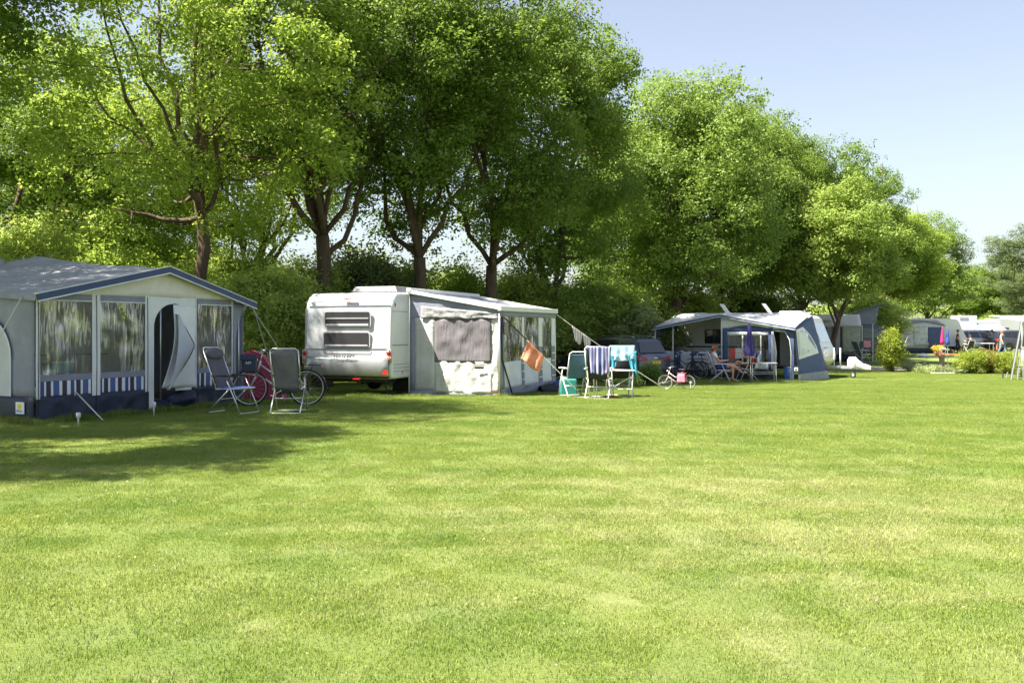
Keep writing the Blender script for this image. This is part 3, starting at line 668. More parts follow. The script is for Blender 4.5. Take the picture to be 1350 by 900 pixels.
# ---------------- folding recliner ----------------
def recliner(name, label, loc, rz, cloth, seatm=None, frame=ALU, head=True, group=None, hi=1.2, rock=.3):
    """high-backed folding garden chair, sitter faces +x"""
    t = thing(name, label, 'chair', loc, rz, group); seatm = seatm or cloth; w = .245
    bx = lambda z: -.20-(z-.44)*.42
    bk = MB(); bk.grid(lambda u, v: (bx(.44+(hi-.06-.44)*v)+.03*math.sin(v*6)*.4, -w+.03+(2*w-.06)*u, .44+(hi-.06-.44)*v+.004*math.sin(u*7)), 8, 12); b = bk.build('backrest', cloth, t, smooth=True, thick=.022)
    fr = MB()
    for y in (-w, w): fr.tube([(-.20, y, .42), (bx(hi-.04), y, hi-.04)], .013, 7)
    fr.tube([(bx(hi-.04), -w, hi-.04), (bx(hi)-.01, -w+.05, hi), (bx(hi)-.01, w-.05, hi), (bx(hi-.04), w, hi-.04)], .013, 7)
    for y in (-w, w): fr.tube([(-.22, y, .43), (.26, y, .45)], .013, 7)
    fr.tube([(.26, -w, .45), (.29, -w+.04, .45), (.29, w-.04, .45), (.26, w, .45)], .013, 7)
    fr.build('chair_frame', frame, t, smooth=True)
    if head:
        h = MB(); h.ell((bx(hi-.10)+.03, 0, hi-.10), (.045, w+.015, .11), 16, 10, roty(-.38)); h.build('headrest', cloth, t, smooth=True)
    s = MB(); s.grid(lambda u, v: (-.2+.48*u, -w+.03+(2*w-.06)*v, .452-.025*math.sin(u*math.pi)*math.sin(v*math.pi)), 8, 6); s.build('seat', seatm, t, smooth=True, thick=.03)
    for y in (-w-.03, w+.03):
        a = MB(); a.prism([(-.26, y-.03, .655), (.1, y-.035, .66), (.27, y-.028, .65), (.29, y, .65), (.27, y+.028, .65), (.1, y+.035, .66), (-.26, y+.03, .655)], (0, 0, .03)); a.build('armrest', BLACKP if frame is not STEELW else STEELW, t, bevel=.008)
        l = MB(); l.tube([(.02, y, .65), (.17, y, .36), (.33, y, .02)], .0125, 7); l.build('front_leg', frame, t, smooth=True)
        l = MB(); l.tube([(.08, y*.95, .43), (-.18, y*.95, .2), (-.38, y*.95, .02)], .0125, 7); l.build('rear_leg', frame, t, smooth=True)
    c = MB(); c.tube([(.33, -w-.03, .02), (.34, -w+.02, .013), (.34, w-.02, .013), (.33, w+.03, .02)], .0125, 7); c.tube([(-.38, -w-.01, .02), (-.39, -w+.04, .013), (-.39, w-.04, .013), (-.38, w+.01, .02)], .0125, 7)
    c.tube([(-.1, -w, .26), (-.1, w, .26)], .009, 6); c.build('foot_bar', frame, t, smooth=True)
    return t

# ---------------- bicycle, rides towards +x ----------------
def bicycle(name, label, loc, rz, frame=None, r=.345, tyre=BLACKR, group=None, lean=0, basket=None, rack=True, rimm=ALU, saddlebag=False):
    t = thing(name, label, 'bicycle', loc, rz, group); t.rotation_euler = (lean, 0, rz); k = r/.345; fm = frame or DARKST
    wb = 1.08*k; fx, rx = wb*.5, -wb*.5
    for x in (fx, rx):
        m = MB(); m.tube([(r*.965*math.cos(a), 0, r*.965*math.sin(a)) for a in [2*math.pi*i/28 for i in range(28)]], .02*k, 6, closed=True); w = m.build('wheel', tyre, t, smooth=True, loc=(x, 0, r))
        m = MB(); m.tube([(r*.90*math.cos(a), 0, r*.90*math.sin(a)) for a in [2*math.pi*i/28 for i in range(28)]], .011*k, 5, closed=True)
        m.tube([(0, -.04, 0), (0, .04, 0)], .02*k, 8)
        for i in range(18):
            a = 2*math.pi*i/18; m.tube([(0, .025*(-1)**i, 0), (r*.9*math.cos(a+.1), 0, r*.9*math.sin(a+.1))], .0016, 3, caps=False)
        m.build('rim', rimm, w, smooth=True)
        m = MB(); a0, a1 = (R(20), R(165)) if x == rx else (R(45), R(185))
        if x == rx: a0, a1 = R(10), R(185)
        pa = [(x+r*1.07*math.cos(a0+(a1-a0)*i/14), r+r*1.07*math.sin(a0+(a1-a0)*i/14)) for i in range(15)]
        for (xa, za), (xb, zb) in zip(pa, pa[1:]): m.bar((xa, 0, za), (xb, 0, zb), .05*k, .004, up=(xa-x, 0, za-r))
        m.build('mudguard', BLACKP, t)
    bb = (-.06*k, 0, .29*k); st = (-.27*k, 0, .82*k); ht = (fx-.20*k, 0, .86*k); hb = (fx-.13*k, 0, .62*k)
    m = MB(); m.tube([bb, hb], .019*k, 8); m.tube([bb, st], .017*k, 8); m.tube([hb, ht], .02*k, 8)
    m.tube([(-.2*k, 0, .66*k), (.05*k, 0, .58*k), (ht[0], 0, .78*k)], .017*k, 8)
    for y in (-.055, .055): m.tube([bb, (rx, y*k, r)], .010*k, 6); m.tube([(-.22*k, 0, .7*k), (rx, y*k, r)], .009*k, 6)
    m.build('frame', fm, t, smooth=True)
    m = MB()
    for y in (-.055, .055): m.tube([(hb[0]+.0, y*k, hb[2]-.02), (hb[0]+.06*k, y*k, .48*k), (fx, y*k, r)], .010*k, 6)
    m.build('fork', fm, t, smooth=True)
    m = MB(); m.tube([ht, (ht[0]-.03, 0, 1.0*k)], .012*k, 6)
    m.tube([(ht[0]-.25*k, -.29*k, 1.04*k), (ht[0]-.08*k, -.29*k, 1.06*k), (ht[0]+.03*k, -.16*k, 1.03*k), (ht[0]-.02, 0, 1.0*k), (ht[0]+.03*k, .16*k, 1.03*k), (ht[0]-.08*k, .29*k, 1.06*k), (ht[0]-.25*k, .29*k, 1.04*k)], .012*k, 7)
    hbm = m.build('handlebar', ALU, t, smooth=True)
    for y in (-.29, .29):
        m = MB(); m.tube([(ht[0]-.27*k, y*k, 1.04*k), (ht[0]-.14*k, y*k, 1.053*k)], .018*k, 8); m.build('grip', BLACKR, hbm, smooth=True)
    m = MB(); m.ell((st[0]-.03, 0, .95*k), (.13*k, .08*k, .04*k), 12, 8); m.ell((st[0]+.09*k, 0, .955*k), (.08*k, .035*k, .028*k), 10, 6); m.tube([st, (st[0]-.02, 0, .94*k)], .012*k, 6); m.build('saddle', BLACKP, t, smooth=True)
    m = MB(); m.prism([(bb[0]+.13*k, .05*k, bb[2]+.07*k), (rx-.05*k, .05*k, r+.05*k), (rx-.05*k, .05*k, r-.05*k), (bb[0]+.13*k, .05*k, bb[2]-.09*k)], (0, .02*k, 0)); m.build('chain_guard', BLACKP, t, bevel=.01)
    m = MB(); m.tube([(bb[0], -.09*k, bb[2]), (bb[0], .09*k, bb[2])], .012*k, 6)
    for s in (-1, 1): m.bar((bb[0], s*.09*k, bb[2]), (bb[0]+s*.14*k, s*.09*k, bb[2]-s*.09*k), .02*k, .012*k); m.box((bb[0]+s*.14*k, s*.13*k, bb[2]-s*.09*k), (.08*k, .08*k, .02*k))
    m.build('pedal_crank', ALU, t)
    m = MB(); m.tube([(-.05*k, -.04, .27*k), (-.12*k, -.14*k, .0)], .01*k, 6); m.build('kickstand', ALU, t, smooth=True)
    if rack:
        m = MB()
        for y in (-.06, .06): m.tube([(rx-.25*k, y*k, .78*k), (rx+.22*k, y*k, .79*k)], .007*k, 5); m.tube([(rx-.1*k, y*k, .78*k), (rx, y*k, r)], .006*k, 5)
        for x in (-.25, -.1, .05, .2): m.tube([(rx+x*k, -.06*k, .782*k), (rx+x*k, .06*k, .782*k)], .006*k, 5)
        rk = m.build('luggage_rack', BLACKP, t, smooth=True)
        m = MB(); m.box((rx-.28*k, 0, .75*k), (.03, .09, .045)); m.build('tail_light', REDL, rk, bevel=.008)
    m = MB(); m.ell((ht[0]+.09*k, 0, .88*k), (.04*k, .04*k, .035*k), 12, 8); m.build('headlamp', STEELW, t, smooth=True)
    return t

# ---------------- car, drives towards +y ----------------
def car(name, label, loc, rz, paint, group=None, L=4.5, W=1.84, H=1.66, plate=True, kidsname=None):
    t = thing(name, label, 'car', loc, rz, group); h = W/2; q = H/1.66
    st = [(-2.25, .86, .42, .82), (-2.20, .93, .30, 1.02), (-1.9, .98, .26, 1.10), (-1.0, 1, .22, 1.06), (0, 1, .22, 1.02), (.9, 1, .22, .99), (1.25, .99, .22, .97), (1.8, .95, .26, .88), (2.15, .86, .30, .76), (2.25, .74, .38, .62)]
    def sec(y, w, zb, zt): 
        w *= h; pts = [(w*.86, zb), (w*.99, zb+.12), (w, (zb+zt)*.5), (w*.985, zt-.14), (w*.93, zt), (w*.5, zt+.035)]
        return [(a, y*L/4.5, b*q) for a, b in pts]+[(-a, y*L/4.5, b*q) for a, b in reversed(pts)]
    m = MB(); n = 12; vs = []
    for s_ in st: vs += sec(*s_)
    fs = [(i*n+k, i*n+(k+1) % n, (i+1)*n+(k+1) % n, (i+1)*n+k) for i in range(len(st)-1) for k in range(n)]+[tuple(range(n)), tuple(reversed(range((len(st)-1)*n, len(st)*n)))]
    m.add(vs, fs); body = m.build('body', paint, t, bevel=.02)
    # cabin
    def cab(y, w, z): return [(-w*h, y*L/4.5, z*q), (w*h, y*L/4.5, z*q)]
    B = [(-2.12, .86, 1.04), (-1.2, .92, 1.03), (0, .92, 1.0), (1.22, .88, .97)]; T = [(-1.86, .66, 1.58), (-1.1, .70, 1.655), (-.3, .70, 1.66), (.32, .66, 1.58)]
    vs = []
    for (yb, wb, zb), (yt, wt, zt) in zip(B, T): vs += [(-wb*h, yb, zb*q), (-wt*h, yt, (zt-.05)*q), (-wt*h*.8, yt, zt*q), (wt*h*.8, yt, zt*q), (wt*h, yt, (zt-.05)*q), (wb*h, yb, zb*q)]
    fs = [(i*6+k, i*6+k+1, (i+1)*6+k+1, (i+1)*6+k) for i in range(3) for k in range(5)]+[(0, 1, 2, 3, 4, 5), (23, 22, 21, 20, 19, 18)]
    MB().add(vs, fs).build('cabin', paint, t, bevel=.015)
    def on(side, yb, f):   # point on cabin side, f=height fraction
        for i in range(3):
            if B[i][0] <= yb <= B[i+1][0] or i == 2:
                u = (yb-B[i][0])/(B[i+1][0]-B[i][0]); break
        lerp = lambda a, b: a+(b-a)*u
        b = (lerp(B[i][1], B[i+1][1]), lerp(B[i][0], B[i+1][0]), lerp(B[i][2], B[i+1][2])); tt = (lerp(T[i][1], T[i+1][1]), lerp(T[i][0], T[i+1][0]), lerp(T[i][2], T[i+1][2])-.05)
        return ((b[0]+(tt[0]-b[0])*f)*h*side+side*.012, b[1]+(tt[1]-b[1])*f, (b[2]+(tt[2]-b[2])*f)*q)
    for s in (-1, 1):
        for y0, y1 in ((-1.88, -1.12), (-1.05, -.08), (0, 1.06)):
            w = MB(); ys_ = [y0+(y1-y0)*i/4 for i in range(5)]
            w.poly([on(s, a, .1) for a in ys_]+[on(s, a, .9) for a in reversed(ys_)]); w.build('side_window', DGLASS, t, thick=.01)
        w = MB(); w.ell((s*(h+.06), .98, 1.02*q), (.09, .06, .07), 10, 8); w.build('mirror', paint, t, smooth=True)
        hd = MB(); hd.box((s*h*.98, .35, .86*q), (.03, .18, .03)); hd.box((s*h*.98, -.65, .88*q), (.03, .18, .03)); hd.build('door_handle', paint, t, bevel=.006)
        tl = MB(); tl.prism([(s*h*.92, -2.02, .98*q), (s*h*1.0, -2.0, .86*q), (s*h*.97, -2.24, .80*q), (s*h*.52, -2.275, .82*q), (s*h*.50, -2.24, .90*q), (s*h*.86, -2.22, .95*q)], (s*.012, -.012, .03)); tl.build('taillight', REDL, t, bevel=.006)
        hl = MB(); hl.ell((s*h*.7, 2.14*L/4.5, .68*q), (.17, .07, .07), 12, 8); hl.build('headlight', glass('headlight_glass', (.5, .5, .5), .1), t, smooth=True)
        for y in (-1.38, 1.36): wheel(t, (s*(h-.11), y*L/4.5, .335), .335, .22)
        for y in (-1.38, 1.36):
            w = MB(); w.prism([(s*(h+.004), y*L/4.5+a, b) for a, b in arc(0, .335, .40, 0, math.pi, 10)], (-s*.03, 0, 0)); w.build('wheel_arch', BLACKP, t)
    w = MB(); w.poly([(-.76*h, -2.10, 1.10*q), (.76*h, -2.10, 1.10*q), (.62*h, -1.90, 1.50*q), (-.62*h, -1.90, 1.50*q)]); o = w.build('rear_window', DGLASS, t, thick=.012); o.location.y = -.022
    w = MB(); w.poly([(-.8*h, 1.14, 1.02*q), (.8*h, 1.14, 1.02*q), (.6*h, .40, 1.52*q), (-.6*h, .40, 1.52*q)]); o = w.build('windscreen', DGLASS, t, thick=.012); o.location = (0, .03, .02)
    w = MB(); w.box((0, -2.26, .40*q), (W*.86, .10, .2)); w.box((0, 2.24, .36*q), (W*.7, .08, .16)); w.build('bumper', BLACKP, t, bevel=.03)
    if plate:
        w = MB(); w.box((0, -2.262, .74*q), (.52, .012, .12)); w.build('number_plate', mat('yellow_plate', (.75, .50, .04), .4), t, bevel=.004)
        w = MB(); w.box((0, -2.25, .90*q), (.2, .02, .06)); w.build('badge', ALU, t, bevel=.01)
    rr = MB()
    for s in (-1, 1): rr.tube([(s*h*.60, -1.7, 1.645*q), (s*h*.62, -1.5, 1.69*q), (s*h*.62, -.1, 1.70*q), (s*h*.6, .1, 1.65*q)], .014, 6)
    rr.build('roof_rail', ALU, t, smooth=True)
    return t

# ---------------- people ----------------
def skinned(verts, edges, radii, root=0, sub=2):
    me = bpy.data.meshes.new('body'); me.from_pydata(verts, edges, [])
    o = bpy.data.objects.new('tmp', me); COL.objects.link(o)
    sk = o.modifiers.new('s', 'SKIN'); sk.use_smooth_shade = True; ss = o.modifiers.new('u', 'SUBSURF'); ss.levels = sub; ss.render_levels = sub
    if not me.skin_vertices: me.skin_vertices.new() if hasattr(me.skin_vertices, 'new') else None
    if me.skin_vertices:
        for i, r in enumerate(radii):
            me.skin_vertices[0].data[i].radius = (r, r) if not isinstance(r, tuple) else r; me.skin_vertices[0].data[i].use_root = (i == root)
    else: print('NO SKIN LAYER')
    bpy.context.view_layer.update()
    out = bpy.data.meshes.new_from_object(o.evaluated_get(bpy.context.evaluated_depsgraph_get()))
    COL.objects.unlink(o); bpy.data.objects.remove(o); return out
def link_mesh(name, me, m, parent):
    me.materials.clear(); me.materials.append(m); o = bpy.data.objects.new(name, me); COL.objects.link(o); o.parent = parent; o.name = name
    me.polygons.foreach_set('use_smooth', [True]*len(me.polygons)); return o
SKIN = mat('skin', (.50, .28, .20), .5, var=.08, scale=4)
def person(label, loc, rz, J, shirt, lower, hair, shoes=None, shorts=True, sleeves=.55, sc=1.0, cap=None, hairlen=0.0, group=None):
    """J: joint positions for pelvis chest neck head, and l/r shoulder elbow hand hip knee ankle toe"""
    t = thing('person', label, 'person', loc, rz, group, sc); V = []; E = []; Rr = []
    def v(p, r): V.append(tuple(p)); Rr.append(r); return len(V)-1
    pel = v(J['pelvis'], .115); ab = v(Vector(J['pelvis']).lerp(Vector(J['chest']), .5), .105); ch = v(J['chest'], (.12, .13)); nk = v(J['neck'], .05); hd = Vector(J['head'])
    up = (hd-Vector(J['neck'])).normalized(); h1 = v(hd-up*.055, .068); h2 = v(hd+up*.02, .088); h3 = v(hd+up*.085, .062)
    E += [(pel, ab), (ab, ch), (ch, nk), (nk, h1), (h1, h2), (h2, h3)]
    fwd = Vector(J.get('look', (1, 0, 0))).normalized()
    for s in 'lr':
        sh = v(J[s+'shoulder'], .058); el = v(J[s+'elbow'], .042); hnd = Vector(J[s+'hand']); wr = v(hnd, .027); E += [(ch, sh), (sh, el), (el, wr)]
        d = (hnd-Vector(J[s+'elbow'])).normalized(); side = d.cross(Vector((0, 0, 1))); side = (side if side.length > .2 else d.cross(Vector((1, 0, 0)))).normalized(); nrm = side.cross(d)
        pm = v(hnd+d*.055, .026); E.append((wr, pm))
        for k, ln in enumerate((.055, .065, .06, .045)):
            o_ = side*(k-1.5)*.02; a = v(hnd+d*(.085+ln*.4)+o_, .009); b = v(hnd+d*(.085+ln)+o_-nrm*.015, .0075); E += [(pm, a), (a, b)]
        a = v(hnd+d*.05+side*.045, .010); b = v(hnd+d*.085+side*.055, .008); E += [(wr, a), (a, b)]
        hp = v(J[s+'hip'], .088); kn = v(J[s+'knee'], .056); an = v(J[s+'ankle'], .036); to = v(J[s+'toe'], .03); cf = v(Vector(J[s+'knee']).lerp(Vector(J[s+'ankle']), .3), .053)
        E += [(pel, hp), (hp, kn), (kn, cf), (cf, an), (an, to)]
    link_mesh('body', skinned(V, E, Rr), SKIN, t)
    # face
    f = MB(); f.ell(hd+fwd*.095-up*.012, (.014, .013, .02), 8, 6); f.ell(hd+fwd*.085-up*.055, (.008, .022, .007), 8, 6)
    sd = fwd.cross(up).normalized()
    for q in (-1, 1): f.ell(hd+sd*q*.088-up*.01, (.018, .010, .03), 8, 6)
    f.build('face', SKIN, t, smooth=True)
    e = MB()
    for q in (-1, 1): e.ell(hd+fwd*.082+sd*q*.032+up*.012, (.010, .010, .008), 8, 6)
    e.build('eyes', BLACKP, t, smooth=True)
    hm = MB(); hm.ell(hd+up*.035-fwd*.02, (.104, .104, .10), 14, 9)
    if hairlen: hm.ell(hd-fwd*.06-up*.04, (.075, .095, .10), 12, 8)
    hm.build('hair', hair, t, smooth=True)
    if cap:
        c = MB(); c.ell(hd+up*.06-fwd*.01, (.108, .105, .075), 14, 8); c.ell(hd+up*.05+fwd*.12, (.075, .075, .012), 10, 6); c.build('cap', cap, t, smooth=True)
    # clothes
    V = []; E = []; Rr = []
    a = v(J['pelvis'], .128); b = v(Vector(J['pelvis']).lerp(Vector(J['chest']), .5), .122); c = v(J['chest'], (.135, .145)); d = v(Vector(J['chest']).lerp(Vector(J['neck']), .6), .075); E = [(a, b), (b, c), (c, d)]
    for s in 'lr':
        q = v(J[s+'shoulder'], .070); w = v(Vector(J[s+'shoulder']).lerp(Vector(J[s+'elbow']), sleeves), .060); E += [(c, q), (q, w)]
    link_mesh('shirt', skinned(V, E, Rr), shirt, t)
    V = []; E = []; Rr = []; a = v(J['pelvis'], .135)
    for s in 'lr':
        q = v(J[s+'hip'], .105); kn = Vector(J[s+'knee'])
        if shorts: w = v(Vector(J[s+'hip']).lerp(kn, .62), .092); E += [(a, q), (q, w)]
        else: w = v(kn, .074); z = v(Vector(J[s+'ankle'])*.92+kn*.08, .056); E += [(a, q), (q, w), (w, z)]
    link_mesh('shorts' if shorts else 'trousers', skinned(V, E, Rr), lower, t)
    if shoes:
        for s in 'lr':
            m = MB(); p = Vector(J[s+'ankle']).lerp(Vector(J[s+'toe']), .55); m.ell(p-Vector((0, 0, .01)), (.13, .05, .045), 12, 8); m.build('shoe', shoes, t, smooth=True)
    return t

def cord(name, label, a, b, r=.007, sag=.02, m=None, cat='rope', n=10, group=None, parent=None):
    a = Vector(a); b = Vector(b); mb = MB()
    mb.tube([a.lerp(b, i/n)-Vector((0, 0, sag*4*(i/n)*(1-i/n))) for i in range(n+1)], r, 5)
    o = mb.build(name, m or ROPE, parent, smooth=True)
    return tag(o, label, cat, group) if label else o
def cloth_obj(name, label, cat, pts4, m, parent=None, nu=14, nv=14, amp=.03, folds=5, thick=.008, group=None):
    """hanging cloth: corners top-left, top-right, bottom-right, bottom-left"""
    a, b, c, d = [Vector(p) for p in pts4]; mb = MB(); nrm = (b-a).cross(d-a).normalized()
    def fn(u, v):
        p = a.lerp(b, u).lerp(d.lerp(c, u), v); return p+nrm*amp*(math.sin(u*folds*6.28+v*1.5)*v*.7+fbm(u*3, v*2, folds)*1.0*v)+Vector((0, 0, .02*math.sin(u*9)*v))
    mb.grid(fn, nu, nv); o = mb.build(name, m, parent, smooth=True, thick=thick)
    return tag(o, label, cat, group) if label else o
def stripes_mat(name, cols, axis=0, freq=10, rough=.8, edges=None, trans=.1):
    """vertical coloured stripes along the given object axis"""
    m = bpy.data.materials.new(name); m.use_nodes = True; nt = m.node_tree; b = nt.nodes['Principled BSDF']; b.inputs['Roughness'].default_value = rough
    tc = nd(nt, 'ShaderNodeTexCoord'); sp = nd(nt, 'ShaderNodeSeparateXYZ'); nt.links.new(tc.outputs['Object'], sp.inputs[0])
    mu = nd(nt, 'ShaderNodeMath', operation='MULTIPLY'); nt.links.new(sp.outputs[axis], mu.inputs[0]); mu.inputs[1].default_value = freq
    fr = nd(nt, 'ShaderNodeMath', operation='FRACT'); nt.links.new(mu.outputs[0], fr.inputs[0])
    r = nd(nt, 'ShaderNodeValToRGB'); r.color_ramp.interpolation = 'CONSTANT'
    while len(r.color_ramp.elements) < len(cols): r.color_ramp.elements.new(.5)
    for i, c in enumerate(cols): r.color_ramp.elements[i].position = (edges[i] if edges else i/len(cols)); r.color_ramp.elements[i].color = (*c, 1)
    nt.links.new(fr.outputs[0], r.inputs[0]); nt.links.new(r.outputs[0], b.inputs['Base Color']); return m

# ---------------- striped awning on the left ----------------
AX, AY = -7.6, 15.9
aw = thing('awning', 'grey awning with cream gable, clear windows and blue striped band under them', 'awning', (AX, AY, 0), math.atan2(.894, .447))
W1 = mk_wall(AX, AY, .447, .894, 0)
S = lambda px: W1(px)[0]
Lw = 4.72; sp = S(214.5)
def roofz(s): return 2.05+(2.63-2.05)*(s+.1)/(sp+.1) if s < sp else 2.63-(2.63-2.02)*(s-sp)/(Lw+.28-sp)
STRIPE = stripes_mat('blue_white_stripes', [(.70, .70, .70), (.05, .075, .22), (.70, .70, .70), (.04, .04, .07), (.70, .70, .70), (.07, .11, .30), (.7, .7, .7), (.04, .04, .07)], 0, 1.75, edges=[0, .12, .25, .31, .47, .55, .75, .84])
wins = [(S(51.6), S(120.6)), (S(131), S(190.5)), (S(259.5), S(304.5))]
for i, (a, b) in enumerate(wins):
    m = MB(); panel(m, a-.02, b+.02, .76, 1.99, -.004, 20, 20, .012, i*3.3); w = m.build('window', PVC, aw, smooth=True)
    m = MB(); panel(m, a-.03, b+.03, .66, .765, -.012, 6, 2, .004); m.build('window_sill_band', TGREY, aw, thick=.006)
    m = MB(); panel(m, a-.03, b+.03, 1.975, lambda s: min(2.085, roofz(s)-.03), -.012, 6, 2, .004); m.build('valance', TGREY, aw, thick=.006)
    m = MB(); panel(m, a-.02, b+.02, .40, .665, -.006, 24, 5, .006, i); m.build('striped_band', STRIPE, aw, smooth=True, thick=.006)
    m = MB(); m.tube([(a-.03, -.02, 1.972), (b+.03, -.02, 1.972)], .012, 6); m.build('window_rail', TWHITE, aw)
posts = [(S(46.8), S(51.6)), (S(120.6), S(131)), (S(190.5), S(195.8)), (S(257.5), S(259.6)), (S(304.5), S(307))]
for a, b in posts:
    m = MB(); panel(m, a, b, .38, lambda s: min(2.1, roofz(s)-.03), -.02, 3, 10, .004, a); m.build('corner_strip', TWHITE, aw, thick=.012)
    m = MB(); m.tube([((a+b)/2, -.033, .12), ((a+b)/2+.006, -.035, 1.2), ((a+b)/2, -.033, min(2.08, roofz(a)-.05))], .006, 5); m.build('zip', BLACKP, aw)
m = MB(); panel(m, -.02, Lw+.1, 2.08, lambda s: max(2.083, roofz(s)-.02), -.01, 60, 4, .004); m.build('gable', TCREAM, aw, smooth=True, thick=.006)
m = MB(); panel(m, -.02, S(195.5), .0, .42, -.016, 60, 8, .022, 2, 3.5); m.build('skirt', NAVY, aw, smooth=True, thick=.006); m = MB(); panel(m, S(252), S(316), .0, .40, -.016, 20, 8, .03, 6, 3.5); m.build('skirt', NAVY, aw, smooth=True, thick=.006)
# door panel with an arched opening on its left part
sa, sb = S(202.5), S(252); cx = (sa+sb)/2; rr_ = (sb-sa)/2; ztop = 1.97; zc = ztop-rr_*.95
dp = MB(); n = 30
def dtop(s):
    q = (s-cx)/rr_
    return zc+math.sqrt(max(0, 1-q*q))*rr_*.95 if abs(q) < 1 else .0
dp.add(*(lambda L: ([p for q in L for p in q], [(2*i, 2*i+2, 2*i+3, 2*i+1) for i in range(len(L)-1)]))([[(s, -.01, (dtop(s) if s < S(231) else .36) if sa < s else .02), (s, -.01, 2.09)] for s in [S(195.6), sa-.001, sa+.001]+[sa+.001+(cx-sa)*(1-math.cos(math.pi/2*i/12)) for i in range(1, 13)]+[S(231)-.001, S(231)+.001, S(258)]]))
dp.build('door_panel', TWHITE, aw, thick=.006)
# flap: the unzipped half of the door, pulled aside and folded back on itself
def hinge_s(z): return S(232)+(S(250)-S(232))*min(1, max(0, (1.95-z)/.5))
def edge_s(z):                     # inner curled edge of the flap
    t = (1.96-z)/1.52
    return S(227) + (S(224)-S(227))*min(1, t/.25) if t < .25 else S(224)-(S(224)-S(210))*((t-.25)/.75)**1.2
fl = MB(); fl.grid(lambda u, v: (lambda z: Vector((edge_s(z)+(S(257)-edge_s(z))*u, -.03-.13*math.sin(v*2.6)*(1-u)-.03*math.sin(u*8+v*5)*v, z-.02*u)))(1.96-1.53*v), 16, 26)
d_ = fl.build('door_flap', TWHITE, aw, smooth=True, thick=.006)
def fold_s(z):                     # outer tip of the folded-over triangle
    t = max(0, min(1, (1.78-z)/1.38)); return S(227)+(S(246.5)-S(227))*(t/.42)**.8 if t < .42 else S(246.5)-(S(246.5)-S(211))*((t-.42)/.58)**1.15
fd = MB(); fd.grid(lambda u, v: (lambda z: Vector((edge_s(z)-.01+(fold_s(z)-edge_s(z)+.01)*u, -.17-.13*math.sin(v*2.6)-.07*math.sin(u*3.14)+.10*u, z)))(1.78-1.38*v), 10, 26); fd.build('folded_edge', TLIGHT, d_, smooth=True, thick=.006)
pe = MB(); pe.tube([(lambda z: Vector((fold_s(z)+.004, -.075-.13*math.sin(v*2.6), z)))(1.78-1.38*v) for v in [i/20 for i in range(21)]], .012, 5); pe.build('zip', BLACKP, d_, smooth=True)
za = MB(); za.tube([(cx+rr_*math.sin(a)*1.0, -.022, zc+rr_*.95*math.cos(a)) for a in [i*R(98)/12 for i in range(13)]], .008, 5); za.build('zip', BLACKP, aw)
cr = MB(); cr.grid(lambda u, v: (S(204)+(S(262)-S(204))*u, -.12-.28*math.sin(v*3)*(.6+.4*math.sin(u*11))+.2, .05+.42*(1-v)*(.25+.75*u)+.05*fbm(u*5, v*5)), 20, 10); cr.build('crumpled_skirt', NAVY, aw, smooth=True, thick=.01)
# right wing
m = MB(); m.grid(lambda u, v: (lambda z: (S(306.5)+u*((.20+.33*max(0, (z-1.2)/.85)**2)), -.02+.1*u, z*(1 if z < 1.9 else 1)-(.05*u if z > 1.9 else 0)))(.38+(2.03-.38)*v), 5, 14); m.build('side_wing', TGREY, aw, smooth=True, thick=.006)
# left side wall with arched light window
sd = MB()
panel(sd, 0, 3.3, .40, lambda s: 2.04+.08*s, 0, 30, 12, .02, 4, 1.6)
for i in range(len(sd.v)): x, y, z = sd.v[i]; sd.v[i] = (-.03+y*.8, x, z)
sd.build('side_wall', TGREY, aw, smooth=True, thick=.008)
sk2 = MB(); panel(sk2, -.01, 3.3, 0, .42, 0, 30, 4, .03, 9, 3)
for i in range(len(sk2.v)): x, y, z = sk2.v[i]; sk2.v[i] = (-.055+y*.8, x, z)
sk2.build('skirt', NAVY, aw, smooth=True, thick=.008)
ar = [(.52, .42)]+[(.52+1.1*(1-math.cos(a)), 1.05+.80*math.sin(a)) for a in [R(9*i) for i in range(11)]]+[(2.6, 1.85), (2.6, .42)]
m = MB(); m.prism([(-.052, y, z) for y, z in ar], (-.012, 0, 0)); m.build('side_panel', TLIGHT, aw)
m = MB(); m.tube([(-.07, y, z) for y, z in ar[:-1]], .012, 5); m.build('piping', TWHITE, aw)
m = MB()
panel(m, 0, 3.3, .02, lambda s: 2.02+.08*s, 0, 20, 8, .02, 4)
for i in range(len(m.v)): x, y, z = m.v[i]; m.v[i] = (Lw+.14+y, x+.05, z)
m.build('side_wall', TGREY, aw, smooth=True, thick=.008)
bd = MB(); bd.box((-.062, .16, .22), (.012, .24, .0)); 
lab = MB(); lab.box((.0, 0, 0), (.012, .2, .19)); lb = lab.build('badge', mat('badge_white', (.72, .76, .80), .5), aw, bevel=.003, loc=(-.085, .27, .24))
sm_ = MB(); sm_.lathe([(0, 0), (.045, 0), (.045, .004), (0, .004)], 14, (-.012, 0, .025), 'x'); sm_.build('sun_emblem', mat('badge_sun', (.80, .55, .05), .5), lb)
text_mesh('falcon', 'badge_text', .055, mat('badge_blue', (.03, .12, .35), .5), lb, (-.0125, 0, -.045), (R(90), 0, R(-90)), .001)
